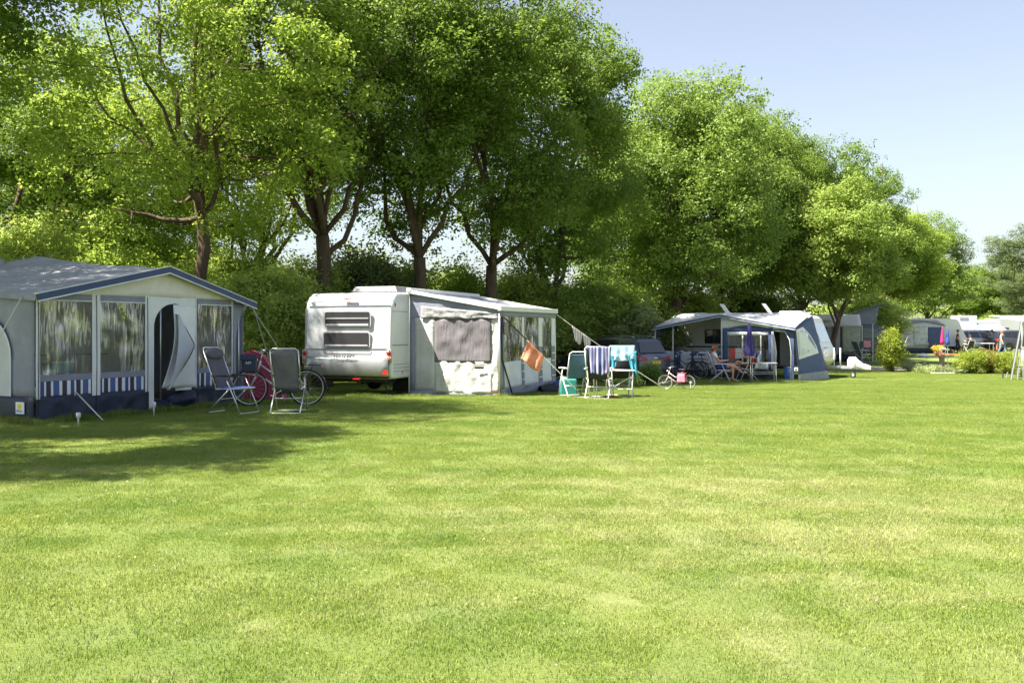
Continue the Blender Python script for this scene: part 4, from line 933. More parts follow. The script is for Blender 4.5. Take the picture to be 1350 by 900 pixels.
# roof
m = MB(); NU = 40
def roof(u, v):
    s = -.10+(Lw+.38)*u; y = -.16+3.5*v
    z = roofz(min(s, Lw+.2)); pk = max(0, 1-abs(s-sp)/2.6)
    z += v*(.20+.12*pk)+.028*fbm(s*1.1, y*1.1, 2)*min(1, v*8+.1)-.05*math.sin(v*math.pi)*(.6+.4*math.sin(s*3))
    return (s, y, z)
m.grid(roof, NU, 22); m.build('roof', mat('dusty_roof_cloth', (.29, .305, .36), .6, var=.3, scale=1.6, bump=.6, bscale=5, dirt=(.3, .29, .24)), aw, smooth=True, thick=.012)
m = MB()
hu = MB(); hu.grid(lambda u, v: (-.2+2.6*u, 3.1+1.4*v, 2.35+.86*math.sin(u*math.pi)**.6*math.sin(v*math.pi)**.5+.03*fbm(u*4, v*4)), 16, 12); hu.build('roof_cover', TROOF, aw, smooth=True)
tr_ = MB()
for (a, b) in (((-.10, roofz(-.1)), (sp, 2.63)), ((sp, 2.63), (Lw+.28, roofz(Lw+.28)))):
    tr_.prism([(a[0], -.17, a[1]+.015), (b[0], -.17, b[1]+.015), (b[0], -.17, b[1]-.10), (a[0], -.17, a[1]-.10)], (0, -.012, 0))
tr_.build('gable_trim', mat('blue_trim', (.045, .07, .17), .6), aw)
pi = MB(); pi.tube([(-.1, -.185, roofz(-.1)-.105), (sp, -.185, 2.525), (Lw+.28, -.185, roofz(Lw+.28)-.105)], .013, 6); pi.tube([(-.1, -.185, roofz(-.1)+.02), (sp, -.185, 2.65), (Lw+.28, -.185, roofz(Lw+.28)+.02)], .008, 6); pi.build('trim_piping', TWHITE, aw)
ev = MB(); ev.grid(lambda u, v: (-.12-.01*v, -.15+3.4*u, 2.05+.24*u-.10*v), 20, 2); ev.build('eave_band', TGREY, aw, thick=.008)
fr = MB(); 
for s in (.05, sp, Lw): fr.tube([(s, .05, 0), (s, .05, roofz(s)-.04)], .014, 7)
fr.tube([(.05, .05, roofz(0)-.06), (sp, .05, 2.56), (Lw, .05, roofz(Lw)-.06)], .014, 7); fr.tube([(0, .06, 2.06), (Lw, .06, 2.06)], .014, 7)
for s in (.05, sp, Lw): fr.tube([(s, .05, roofz(s)-.06), (s, 3.2, roofz(s)+.15)], .014, 7)
fr.build('tent_frame', ALU, aw, smooth=True)
fc = MB(); fc.box((Lw/2, 1.7, .008), (Lw-.1, 3.1, .012)); fc.build('ground_sheet', mat('ground_sheet_grey', (.10, .10, .11), .8, var=.3), aw)
# caravan behind it
wx, wy = .447, .894
def a1(x, y): return (AX+.447*x-.894*y, AY+.894*x+.447*y)
cx_, cy_ = a1(-1.2, 3.4)
cv = caravan('caravan', 'white caravan seen only through the clear windows of the striped awning', (cx_, cy_, 0), math.atan2(.894, .447)-R(90), L=6.4, W=2.2, H=2.5, group='white touring caravans')
cwindow(cv, 1.5, 1.25, 2.45, 1.95, .002, 'x', 1, DGLASS); cwindow(cv, 2.75, 1.25, 3.6, 1.95, .002, 'x', 1, DGLASS)
dr = prect(MB(), rrect(4.1, .5, 4.75, 2.2, .08), .002, .02, 'x', 1).build('door', mat('caravan_door', (.5, .5, .5), .4), cv, bevel=.005)
st_ = MB(); st_.box((.008, 3.0, .98), (.012, 5.2, .03)); st_.build('side_stripe', GREYGAP, cv)
tb = thing('camping_table', 'small brown camping table standing inside the striped awning behind the window', 'table', (*a1(.9, 1.2), 0), 1.1)
m = MB(); m.box((0, 0, .72), (.95, .6, .03)); m.build('tabletop', mat('brown_wood', (.30, .17, .07), .5, var=.25), tb, bevel=.006)
for i, j in ((-1, -1), (1, -1), (1, 1), (-1, 1)): MB().tube([(i*.4, j*.24, .71), (i*.44, j*.27, 0)], .012, 6).build('leg', ALU, tb)
bxm = thing('storage_box', 'pale blue storage box standing on the table inside the striped awning', 'box', (*a1(1.3, 1.1), .735), 1.0)
MB().box((0, 0, .09), (.4, .28, .18), taper=1.06).build('tub', mat('pale_blue_plastic', (.25, .42, .55), .4), bxm, bevel=.01); MB().box((0, 0, .19), (.43, .31, .025)).build('lid', TWHITE, bxm, bevel=.006)

# guy lines and pegs
def LP(s, y, z): x_, y_ = a1(s, y); return (x_, y_, z)
GL = 'guy lines of the striped awning'
cord('guy_line', 'white guy line running from the eave corner down past the picture edge', LP(-.12, 1.3, 2.1), LP(-1.6, 2.3, .0), .009, 0, group=GL)
cord('guy_line', 'white guy line hanging down the grey side of the striped awning', LP(-.14, .15, 2.02), LP(-.62, 1.2, .0), .009, .0, group=GL)
cord('guy_line', 'short slanting guy strap in front of the dark skirt below the striped band', LP(.72, -.04, .46), LP(.78, -.62, .0), .012, 0, group=GL)
cord('guy_line', 'white guy line from the right eave corner over the pink tent', LP(Lw+.25, -.1, 2.0), LP(Lw+1.5, .2, .0), .007, 0, group=GL)
cord('guy_line', 'second thin guy line from the right eave corner towards the bicycle', LP(Lw+.25, -.05, 1.98), LP(Lw+1.3, -.8, .0), .006, 0, group=GL)
for (px, py_, d, hh, lab) in ((103.5, 562, 15.5, .20, 'clear topped white solar light stuck in the grass by the slanting strap'), (203, 548, 17.25, .24, 'white topped solar light stuck in the grass beside the awning door')):
    p = G(px, d); t = thing('garden_light', lab, 'garden light', p, 0, 'small solar lights along the striped awning')
    MB().lathe([(0, 0), (.006, .0), (.012, .1), (.014, hh*.6), (0, hh*.6)], 10).build('spike', STEELW, t, smooth=True)
    MB().lathe([(.014, hh*.6), (.034, hh*.66), (.036, hh), (0, hh+.01)], 12).build('lamp_head', mat('frosted_plastic', (.65, .68, .70), .3), t, smooth=True)

# chairs by the awning
MESHG = mat('grey_chair_mesh', (.09, .09, .11), .7, var=.15, scale=8, bump=.3, bscale=60)
MESHL = mat('dusty_grey_chair_cloth', (.165, .16, .18), .75, var=.2, scale=4, bump=.8, bscale=9)
BLUES = mat('blue_seat', (.05, .10, .36), .7, var=.15)
recliner('folding_chair', 'folding recliner with grey mesh back and blue seat by the awning door', G(309, 17.9), R(-22), MESHG, BLUES, ALU, hi=1.17)
recliner('folding_chair', 'grey padded recliner seen from behind in front of the black city bicycle', G(381, 18.0), R(93), MESHL, MESHL, ALU, hi=1.16)
bicycle('city_bicycle', 'black and silver city bicycle parked between the striped awning and the white caravan', G(367, 19.6), R(180+4), mat('silver_frame', (.55, .56, .58), .35, .4), .355, lean=R(3))
b_ = thing('handlebar_bag', 'dark blue bag hanging at the front of the city bicycle', 'bag', G(331, 19.55)+Vector((0, -.12, .83)), R(6))
MB().box((0, 0, 0), (.26, .15, .32), taper=1.12).build('pouch', mat('dark_blue_bag', (.03, .04, .08), .6), b_, bevel=.03)
MB().box((0, -.09, .13), (.31, .03, .12)).build('flap', mat('dark_blue_bag', (.03, .04, .08), .6), b_, bevel=.012)
text_mesh('NY', 'emblem', .08, TWHITE, b_, (0, -.11, .02), (R(90), 0, 0), .002)
pk = thing('play_tent', 'pink red play tent standing behind the city bicycle', 'tent', G(337, 21.4), R(8))
PINK = mat('pink_tent_cloth', (.33, .04, .09), .6, var=.15, bump=.4, bscale=6, trans=.1)
m = MB(); m.prism([(-.62, 0, 0), (.62, 0, 0), (.42, 0, .45), (.12, 0, .95), (-.12, .0, 1.06), (-.36, 0, 1.0)], (0, .9, 0)); m.build('tent_shell', PINK, pk, bevel=.06)
m = MB(); m.tube([(.62, -.01, 0), (.44, -.02, .45), (.13, -.02, .96), (-.12, -.02, 1.07)], .02, 6); m.build('tent_hoop', mat('dark_pink_seam', (.20, .02, .05), .6), pk)

# ---------------- white caravan in the middle ----------------
RX, RY = -2.79, 23.06; zg = -.10; th = R(-20); ca, sa_ = math.cos(th), math.sin(th)
def L2(x, y, z=0): return (RX+ca*x-sa_*y, RY+sa_*x+ca*y, zg+z)
cv2 = caravan('caravan', 'white caravan showing its rear with two stacked windows and round tail lamps', (RX, RY, zg), th, L=6.2, W=2.32, H=2.49, group='white touring caravans')
WR = mk_wall(RX, RY, ca, sa_, zg)
def rect(px0, py0, px1, py1): a = WR(px0, py1); b = WR(px1, py0); return a[0], a[1], b[0], b[1]
cwindow(cv2, *rect(428, 409, 490, 432), -.012, frame=mat('window_frame_grey', (.42, .42, .44), .35), r=.07)
ra = rect(431, 416, 487, 423); MB().box(((ra[0]+ra[2])/2, -.050, (ra[1]+ra[3])/2), (ra[2]-ra[0], .006, .035)).build('blind_rail', GREYGAP, cv2)
ra = rect(431, 426, 487, 430); MB().box(((ra[0]+ra[2])/2, -.050, (ra[1]+ra[3])/2), (ra[2]-ra[0], .006, .05)).build('pane_strip', mat('window_frame_grey', (.42, .42, .44), .35), cv2)  # pale strip along the bottom of the upper pane
ra = rect(430, 453.5, 486, 456.5); MB().box(((ra[0]+ra[2])/2, -.052, (ra[1]+ra[3])/2), (ra[2]-ra[0], .006, .035)).build('pane_strip', mat('window_frame_grey', (.42, .42, .44), .35), cv2)  # pale strip along the bottom of the lower pane
for xx in (-.03, -2.29): MB().bar((xx, -.012, .95), (xx, .03, 2.1), .022, .02).build('corner_rail', ALU, cv2)
cwindow(cv2, *rect(426.5, 436.5, 489, 458.5), -.014, frame=mat('window_frame_grey', (.3, .3, .3), .35), r=.07)
def seam(px0, py0, px1, py1, w=.016, y=-.012, name='seam', m_=GREYGAP):
    a = WR(px0, py0); b = WR(px1, py1); MB().bar((a[0], y, a[1]), (b[0], y, b[1]), w, w).build(name, m_, cv2)
seam(404, 398.5, 519, 396.5, .022, .0); seam(403, 459.5, 511, 459.5, .014)
z0 = WR(515, 496)[1]; z1 = WR(515, 471)[1]
m = MB(); m.grid(lambda u, v: (-.05-2.22*u, -.022-.07*math.sin(v*math.pi*.9)-.03*(1-v), z0+(z1-z0)*v), 12, 10); m.build('bumper', mat('silver_bumper', (.36, .38, .39), .25, .5, var=.05), cv2, smooth=True, thick=.02)
m = MB(); m.box((-1.15, .05, z0-.03), (2.1, .12, .05)); m.build('lower_trim', DARKST, cv2)
# grab-handle outline and lettering below the lower window
m = MB(); a = WR(426, 464.5); b = WR(490, 461); m.tube([(a[0], -.02, b[1]), (a[0]+.04, -.022, a[1]), (b[0]-.04, -.022, a[1]), (b[0], -.02, b[1])], .007, 5); m.build('recess_line', GREYGAP, cv2)
c = WR(458, 469); text_mesh('maikerr', 'lettering', .19, mat('letter_grey', (.035, .035, .04), .5), cv2, (c[0], -.135, c[1]-.01), (R(90), 0, 0), .004, sx=.95)
for px in (401.5, 513.5):
    a = WR(px, 470.0); t_ = MB(); prect(t_, rrect(a[0]-.07+(.03 if px < 450 else 0), a[1]-.17, a[0]+.07+(.03 if px < 450 else 0), a[1]+.18, .05), -.01, .035); k = t_.build('tail_lamp', mat('lamp_housing', (.30, .31, .33), .4), cv2, bevel=.008)
    for py, mm in ((464.8, REDL), (472.8, AMBL)):
        a = WR(px, py); MB().lathe([(.058, 0), (.05, -.02), (.02, -.028), (0, -.03)], 16, (a[0]+(.03 if px < 450 else 0), -.045, a[1]), 'y').build('lens', mm, k, smooth=True)
a = WR(511, 489); MB().prism([(a[0]-.08, -.115, a[1]-.07), (a[0]+.08, -.115, a[1]-.07), (a[0], -.085, a[1]+.09)], (0, -.012, 0)).build('triangle_reflector', REDL, cv2)
a = WR(417, 483.5); MB().ell((a[0], -.09, a[1]), (.04, .02, .03), 10, 6).build('reflector', REDL, cv2, smooth=True)
a = WR(461, 393); MB().box((a[0], .02, a[1]-.02), (.34, .05, .03)).build('brake_light', REDL, cv2, bevel=.008)
a = WR(523.5, 401.5); MB().ell((.005, .18, a[1]), (.015, .03, .05), 10, 6).build('side_marker', REDL, cv2, smooth=True)
MB().ell((.005, .55, WR(528, 492)[1]), (.012, .04, .03), 10, 6).build('side_marker', AMBL, cv2, smooth=True)
MB().box((-.9, -.02, z0-.07), (.2, .04, .05)).build('fog_light', REDL, cv2, bevel=.01)
m = MB()
for z in (.62, .70, .78): m.box((.004, .5, z), (.012, .8, .012))
m.box((.004, .45, 1.23), (.012, .8, .025)); m.box((.004, .45, 2.02), (.012, .8, .012)); m.build('side_trim', GREYGAP, cv2)
for x in (-.35, -2.0):
    m = MB(); m.tube([(x-.18, .55, .42), (x+.05, .5, .02)], .018, 6); m.tube([(x+.16, .55, .42), (x+.02, .5, .12)], .014, 6); m.box((x+.05, .5, .015), (.14, .12, .02)); m.build('corner_steady', DARKST, cv2)
MB().box((-.35, 1.5, .27), (.5, .6, .34)).build('water_tank', BLACKP, cv2, bevel=.03)
hatch(cv2, (-.75, 1.0, 2.56), 1.25, .9, .14, m=mat('grey_dome', (.18, .18, .2), .35)); hatch(cv2, (-1.3, 3.2, 2.56), .6, .6, .12)

# grey awning on its side
aw2 = thing('awning', 'grey and white lean-to awning on the side of the white caravan', 'awning', L2(0, .95), th)
# local here: x away from the caravan, y along it
C2 = 2.32; LF = 4.25
def rz2(x): return 2.50-(2.50-2.09)*x/C2
WS = mk_wall(*L2(0, .95)[:2], ca, sa_, zg); cC = L2(C2, .95); WF = mk_wall(cC[0], cC[1], -sa_, ca, zg)
m = MB(); panel(m, .0, C2, lambda s: 1.86, lambda s: rz2(s)-.03, 0, 24, 8, .02, 1, 2.5); panel(m, .0, .16, .12, 1.87, 0, 2, 6, .005); panel(m, .0, C2, .0, .14, 0, 16, 2, .02, 3); m.build('side_wall', TGREY, aw2, smooth=True, thick=.006)
s0, zt = WS(573, 420); s1, zb = WS(648, 478)
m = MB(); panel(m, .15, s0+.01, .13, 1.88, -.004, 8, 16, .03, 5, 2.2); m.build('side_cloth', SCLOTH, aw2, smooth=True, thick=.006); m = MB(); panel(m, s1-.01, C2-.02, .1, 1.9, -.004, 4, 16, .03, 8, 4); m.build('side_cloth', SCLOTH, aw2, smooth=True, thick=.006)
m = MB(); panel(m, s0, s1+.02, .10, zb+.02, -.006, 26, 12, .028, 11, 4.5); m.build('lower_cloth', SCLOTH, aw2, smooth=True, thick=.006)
m = MB(); panel(m, s0, s1, zb, zt, -.008, 20, 16, .03, 14, 2.6); m.build('window_blind', mat('mauve_grey_mesh', (.14, .13, .15), .75, var=.22, scale=7, bump=.9, bscale=9, aniso=(2.5, 1, .5)), aw2, smooth=True, thick=.006)
m = MB()
m.grid(lambda u, v: (.32+(C2-.36)*u, -.035-.03*math.sin(u*37+v*3)*(1-v)*.4-.03*fbm(u*6, v*3), 1.86+(.30-.18*u)*v+.018*fbm(u*9, 2.2)*2*(1-v)), 40, 6); m.build('flap_and_shadow', mat('flap_shadow_grey', (.30, .30, .32), .8, var=.2, bump=.9, bscale=14), aw2, smooth=True, thick=.01)  # grey strip for a flap and the jagged shadow along the wall top
m = MB(); m.box((s1-.28, -.07, zb-.12), (.22, .02, .05)); m.build('label_patch', BLACKP, aw2)
m = MB(); m.tube([(.0, -.02, 0), (.0, -.02, rz2(0)-.02)], .022, 8); m.build('post', STEELW, aw2, smooth=True)
m = MB(); m.tube([(C2, -.02, 0), (C2, -.02, rz2(C2)-.04)], .022, 8); m.build('post', ALU, aw2, smooth=True)
m = MB(); m.tube([(C2, LF, 0), (C2, LF, rz2(C2)-.04)], .028, 8); m.build('post', ALU, aw2, smooth=True)
# front wall, facing away from the caravan: local plane x=C2
def fpanel(mb, a, b, z0_, z1_, off=.0, nu=6, nv=10, amp=.012, ph=0):
    q = MB(); panel(q, a, b, z0_, z1_, 0, nu, nv, amp, ph); bs = len(mb.v)
    mb.add([(C2+off-y+.10*max(0, (.6-z))*.5, x, z) for x, y, z in q.v], q.f)
edges_px = [657, 664, 687.5, 690.5, 709.5, 714.5, 726.5, 732]
ee = [max(0, WF(p)[0]) for p in edges_px]; ee[-1] = LF
zw0 = WF(680, 476)[1]; 
m = MB(); fpanel(m, 0, LF, 1.90, 2.03, .012, 20, 2, .006); fpanel(m, 0, LF, .0, .22, .012, 20, 3, .05, 3)
for a, b in ((ee[0]-.02, ee[1]),): fpanel(m, a, b, .2, 1.92, .012, 2, 8, .004)
m.build('front_border', TGREY, aw2, smooth=True, thick=.006)
for a, b, k in ((ee[1], ee[2], 1), (ee[3], ee[4], 2), (ee[5], ee[6], 3)):
    m = MB(); fpanel(m, a, b, zw0, 1.91, .0, 12, 14, .02, k*2.2); m.build('front_window', PVC2, aw2, smooth=True)
    m = MB(); fpanel(m, a+.02, b-.02, .2, zw0+.01, .004, 10, 8, .03, k*3.1); m.build('front_cloth', TWHITE, aw2, smooth=True, thick=.006)
for a, b in ((ee[2], ee[3]), (ee[4], ee[5]), (ee[6], LF)):
    m = MB(); fpanel(m, a, b, 1.18, 1.92, .008, 2, 6, .004); m.build('window_bar', TWHITE, aw2, thick=.006)
    m = MB(); fpanel(m, a, b, .2, 1.185, .008, 2, 6, .004); m.build('window_bar', TGREY, aw2, thick=.006)
    m = MB()
    for z in (.35, .55, .75, .95, 1.15): fpanel(m, a, b, z, z+.03, .018, 2, 1, 0)
    m.build('strap', TWHITE, aw2, thick=.004)
m = MB(); m.tube([(C2+.03, .10, 1.95), (C2+.04, .03, 1.5), (C2+.03, .08, .9), (C2+.12, .5, .1)], .02, 6); m.build('zip', BLACKP, aw2, smooth=True)
m = MB(); m.ell((C2+.04, .30, 1.62), (.03, .14, .16), 12, 8); m.build('rolled_tie', mat('mauve_cloth', (.30, .24, .25), .8), aw2, smooth=True)
# roof
m = MB(); m.grid(lambda u, v: ((C2-.02)*u, -.02+(LF+.06)*v, rz2(C2*u)-.03*math.sin(u*math.pi)), 12, 12); m.build('roof', mat('awning_roof_blue_grey', (.27, .29, .36), .55, var=.12, bump=.3, bscale=5), aw2, smooth=True, thick=.012)
for yy in (-.05, LF+.03): MB().bar((0, yy, rz2(0)+.005), (C2+.03, yy, rz2(C2)-.0), .07, .08, up=(0, 0, 1)).build('roof_arm', STEELW, aw2, bevel=.008)
m = MB(); m.box((C2+.02, LF/2, 2.085), (.10, LF+.16, .115)); m.build('lead_rail', STEELW, aw2, bevel=.015)
m = MB(); m.box((.02, LF/2, 2.54), (.12, LF+.2, .10)); m.build('awning_case', STEELW, aw2, bevel=.02)
pegs = 'tent pegs of the lean-to awning'
m = MB(); m.box((0, 0, .02), (.10, .04, .06), rotz(.4)); tag(m.build('tent_peg', mat('orange_peg', (.8, .22, .03), .5), loc=L2(C2-.25, .88, 0)), 'orange peg tab under the near corner of the lean-to awning', 'tent peg', pegs)
m = MB(); m.box((0, 0, .05), (.03, .03, .14), rotz(.4)); tag(m.build('tent_peg', mat('orange_peg', (.8, .22, .03), .5), loc=L2(C2+.02, .84, 0)), 'orange upright peg below the corner post of the lean-to awning', 'tent peg', pegs)

# rope with orange towel
tip = Vector(L2(C2+.06, .93, 1.93)); end = Vector((X(768, 23.6), 23.6, gz(23.6)))
def along(a, b, px):   # point on a-b seen at column px
    k = (px-675)/F; t_ = (k*a.y-a.x)/((b.x-a.x)-k*(b.y-a.y)); return a.lerp(b, t_)
cord('clothes_rope', 'pale rope slanting from the awning corner down to the grass with the orange towel', tip, end, .011, 0, ROPE)
mid = along(tip, end, 694)
cord('black_strap', 'black strap wound round the upper end of the pale rope at the awning corner', tip+Vector((.0, -.02, 0)), mid+Vector((0, -.02, .0)), .017, .0, ROPED, 'strap')
a = along(tip, end, 696); b = along(tip, end, 717)
ORG = mat('orange_towel', (.85, .33, .20), .85, var=.35, scale=5, bump=.5, bscale=25, trans=.2)
cloth_obj('towel', 'small orange towel hanging over the slanting rope', 'towel', [a+Vector((0, -.02, .02)), b+Vector((0, -.02, .02)), b+Vector((-.10, -.02, -.40)), a+Vector((-.16, -.03, -.42))], ORG, amp=.05, folds=2)
# second rope, lace cloths
t2 = Vector(L2(C2+.05, .95+LF, 2.0)); e2 = Vector((X(876, 29.2), 29.2, gz(29.2)+.03))
cord('clothes_rope', 'long pale rope from the far awning corner down across the blue car', t2, e2, .012, .05, ROPE)
LACE = stripes_mat('lace_cloth', [(.62, .54, .56), (.36, .31, .34), (.66, .6, .62)], 0, 14, trans=.2)
for i, (p0, p1, h_, lab) in enumerate(((754, 768, .42, 'pale pink lace cloth pegged high on the long rope'), (768, 779, .62, 'greyish striped cloth on the long rope beside the towel chairs'))):
    a = along(t2, e2, p0)+Vector((0, -.03, -.03)); b = along(t2, e2, p1)+Vector((0, -.03, -.03)); cloth_obj('cloth', lab, 'cloth', [a, b, b+Vector((-.06, 0, -h_*.8)), a+Vector((.12, 0, -h_))], LACE, amp=.04, folds=3, group='cloths pegged on the long rope')

# chairs with towels
TEAL = mat('teal_chair_pad', (.055, .12, .19), .7, var=.12, bump=.3, bscale=10)
BLK = mat('black_chair_pad', (.025, .027, .035), .7, var=.2, bump=.5, bscale=10)
G2 = 'folding chairs on the grass by the lean-to awning'
recliner('folding_chair', 'folding chair with plain teal blue back right of the lean-to awning', G(757, 23.2), R(104), TEAL, TEAL, STEELW, head=False, hi=1.05, group=G2)
recliner('folding_chair', 'black padded folding chair under the navy striped towel', G(790, 22.4), R(76), BLK, BLK, STEELW, head=False, hi=1.16, group=G2)
recliner('folding_chair', 'folding chair under the turquoise towel behind the small white table', G(817, 23.3), R(95), BLK, BLK, STEELW, head=False, hi=1.16, group=G2)
TOW = stripes_mat('striped_towel', [(.04, .055, .18), (.28, .30, .48), (.06, .08, .22), (.30, .24, .36), (.05, .07, .2), (.42, .44, .58), (.04, .06, .18)], 0, 3.9, trans=.15)
cloth_obj('towel', 'navy and white striped towel draped over the back of the black folding chair', 'towel', [(-.25, 0, 0), (.25, 0, 0), (.21, -.03, -.62), (-.19, -.03, -.60)], TOW, amp=.035, folds=4, thick=.012).location = G(787.5, 22.4)+Vector((0, -.60, 1.17))
TUR = mat('turquoise_towel', (.05, .30, .44), .85, var=.35, scale=6, bump=.6, bscale=20, trans=.15)
TURL = mat('pale_turquoise_towel', (.32, .52, .62), .85, var=.25, scale=8, bump=.6, bscale=20, trans=.15)
tw = thing('towel', 'bright turquoise towel draped over the tall chair back beside the car', 'towel', G(817, 23.3)+Vector((0, -.57, 1.18)), R(4))
cloth_obj('upper_fold', None, None, [(-.29, .02, .02), (.29, .02, .02), (.30, -.06, -.30), (-.26, -.06, -.34)], TURL, tw, amp=.05, folds=3, thick=.014)
cloth_obj('hanging_end', None, None, [(.12, -.05, -.2), (.31, -.05, -.1), (.34, -.06, -.72), (.2, -.06, -.62)], TUR, tw, amp=.05, folds=2, thick=.014)
cloth_obj('hanging_end', None, None, [(-.28, -.04, -.2), (-.1, -.04, -.22), (-.16, -.05, -.46), (-.25, -.05, -.5)], TUR, tw, amp=.04, folds=2, thick=.014)
# white folding table
tb2 = thing('folding_table', 'small white folding table with thin legs between the two towel chairs', 'table', G(808, 22.75), R(4))
MB().box((0, 0, .62), (.92, .5, .03)).build('tabletop', STEELW, tb2, bevel=.008)
for i, j in ((-1, -1), (1, -1), (1, 1), (-1, 1)): MB().tube([(i*.42, j*.2, .61), (i*.40, j*.21, 0)], .014, 6).build('leg', STEELW, tb2, smooth=True)
m = MB(); m.tube([(-.40, -.2, .5), (.1, -.2, .2)], .009, 5); m.tube([(.41, -.2, .5), (-.1, -.2, .2)], .009, 5); m.tube([(-.41, -.21, .2), (.41, -.21, .2)], .01, 5); m.build('brace', STEELW, tb2)
# bucket, bag, watering can
bk = thing('bucket', 'bright blue bucket at the far corner of the lean-to awning', 'bucket', G(737, 26.4), 0)
MB().lathe([(0, 0), (.13, 0), (.17, .28), (.155, .28), (.12, .02)], 18).build('pail', mat('blue_plastic', (.03, .08, .42), .4), bk, smooth=True)
MB().tube([(-.165, 0, .27), (-.12, 0, .36), (0, 0, .40), (.12, 0, .36), (.165, 0, .27)], .006, 5).build('handle', STEELW, bk)
bg_ = thing('shopping_bag', 'crumpled black bag lying beside the bright blue bucket', 'bag', G(727, 25.6), .3)
m = MB(); m.grid(lambda u, v: (.34*(u-.5)*2*(1-.2*v), .14*math.cos(v*3.14)+.05*fbm(u*4, v*4), .26*math.sin(v*3.14)*(1-.6*abs(u-.5))+.03*fbm(u*5, v*5, 3)), 14, 14); m.build('sack', BLACKP, bg_, smooth=True); MB().tube([(-.1, 0, .18), (-.05, 0, .3), (.05, 0, .3), (.1, 0, .18)], .01, 5).build('handle', BLACKP, bg_)
wc = thing('water_container', 'green water container standing behind the teal backed chair', 'container', G(749, 24.0), .1)
GRN = mat('sea_green_plastic', (.03, .25, .22), .4)
MB().box((0, 0, .2), (.42, .26, .40), taper=.94).build('tank', GRN, wc, bevel=.04); MB().lathe([(.04, .40), (.04, .46), (0, .46)], 10, (-.12, 0, 0)).build('cap', TWHITE, wc)
MB().tube([(.0, 0, .4), (.02, 0, .47), (.15, 0, .47), (.17, 0, .4)], .014, 6).build('handle', GRN, wc)
sh = thing('flip_flops', 'pair of reddish flip-flops on the grass under the towel chairs', 'shoes', G(806, 22.5), .2)
for k in (-1, 1):
    q = MB().prism([(x+k*.0, y+k*.07, .02) for x, y in rrect(-.13, -.045, .13, .045, .04)], (0, 0, .02)).build('sole', mat('red_rubber', (.45, .06, .04), .7), sh); MB().tube([(.06, k*.07, .04), (0, k*.07-.04, .06), (-.03, k*.07-.045, .04)], .006, 5).build('strap', BLACKR, q)

# ---------------- dark blue car ----------------
CARP = mat('dark_blue_car_paint', (.075, .09, .15), .22, .35, var=.05, scale=2, coat=.8)
car('parked_car', 'dark blue family car seen from behind beyond the towel chairs', (X(822, 37.0)-.32, 38.2, gz(38)), R(40), CARP)

# ---------------- porch awning with blue front ----------------
A3 = (5.85, 40.4); th3 = R(-30); g3 = -.45; c3, s3 = math.cos(th3), math.sin(th3)
def L3(x, y, z=0): return Vector((A3[0]+c3*x-s3*y, A3[1]+s3*x+c3*y, g3+z))
W3 = mk_wall(A3[0], A3[1], c3, s3, g3); S3 = lambda px: W3(px)[0]
aw3 = thing('awning', 'blue and white awning with open porch beneath a pale grey roof', 'awning', L3(0, 0), th3)
E3 = 5.55; sp3 = S3(950)
def rz3(s): return 1.98+(2.50-1.98)*(s+.12)/(sp3+.12) if s < sp3 else 2.50-(2.50-1.98)*(s-sp3)/(E3+.1-sp3)
PALER = mat('pale_awning_roof', (.50, .52, .55), .6, var=.15, scale=2, bump=.5, bscale=4)
m = MB(); m.grid(lambda u, v: (lambda s, f: (s+(.28*v*(1-u)), -.15+2.6*v, rz3(s)*(1-f)+2.62*f-.05*math.sin(v*3.14)+.02*fbm(s*1.5, v*3)))(-.12+(E3+.2)*u, v**.8*min(1, 1)), 40, 14); m.build('roof', PALER, aw3, smooth=True, thick=.012)
m = MB()
for a, b in (((-.12, 1.98), (sp3, 2.5)), ((sp3, 2.5), (E3+.1, 1.98))): m.prism([(a[0], -.16, a[1]+.02), (b[0], -.16, b[1]+.02), (b[0], -.16, b[1]-.06), (a[0], -.16, a[1]-.06)], (0, -.012, 0))
m.build('gable_trim', BLUEC, aw3)
m = MB(); m.tube([(-.12, -.18, 1.92), (sp3, -.18, 2.44), (E3+.1, -.18, 1.92)], .012, 5); m.build('trim_piping', TWHITE, aw3)
# left end wall
m = MB()
def ewall(mb, y0, y1, z0_, z1_, x=0, amp=.01): 
    q = MB(); panel(q, y0, y1, z0_, z1_, 0, 8, 8, amp); mb.add([(x+y, a, z) for a, y, z in q.v], q.f)
ewall(m, 0, .25, .35, 1.95); ewall(m, 1.5, 2.4, .35, 2.2); ewall(m, 0, 2.4, 1.8, lambda s: 2.0+.2*s); m.build('end_wall', BLUEC, aw3, smooth=True, thick=.006)
m = MB(); ewall(m, .25, 1.5, 1.0, 1.82, 0); m.build('end_window', PVC2, aw3, smooth=True)
m = MB(); ewall(m, 0, 2.4, .35, 1.02, .01); m.build('end_cloth', TLIGHT, aw3, smooth=True, thick=.006)
m = MB(); panel(m, .0, S3(888), .30, 1.08, -.0, 8, 6, .03, 3); m.build('wind_screen', TLIGHT, aw3, smooth=True, thick=.006)
m = MB(); panel(m, .0, S3(888), .0, .32, -.0, 8, 3, .02, 3); panel(m, S3(888), S3(950), 0, .20, .02, 16, 3, .02, 3); panel(m, S3(953), S3(1018), 0, .42, .0, 12, 3, .02, 3); m.build('skirt', NAVY, aw3, smooth=True, thick=.006)
m = MB(); panel(m, S3(888), S3(950), .18, 1.06, .03, 16, 6, .02, 7); m.build('half_wall', TLIGHT, aw3, smooth=True, thick=.006)
m = MB()
for a, b in ((888, 897), (911, 921), (945, 950)):
    m = MB(); panel(m, S3(a), S3(b), .18, 1.08, .015, 3, 5, .005); m.build('half_wall_panel', BLUEC, aw3, thick=.006)
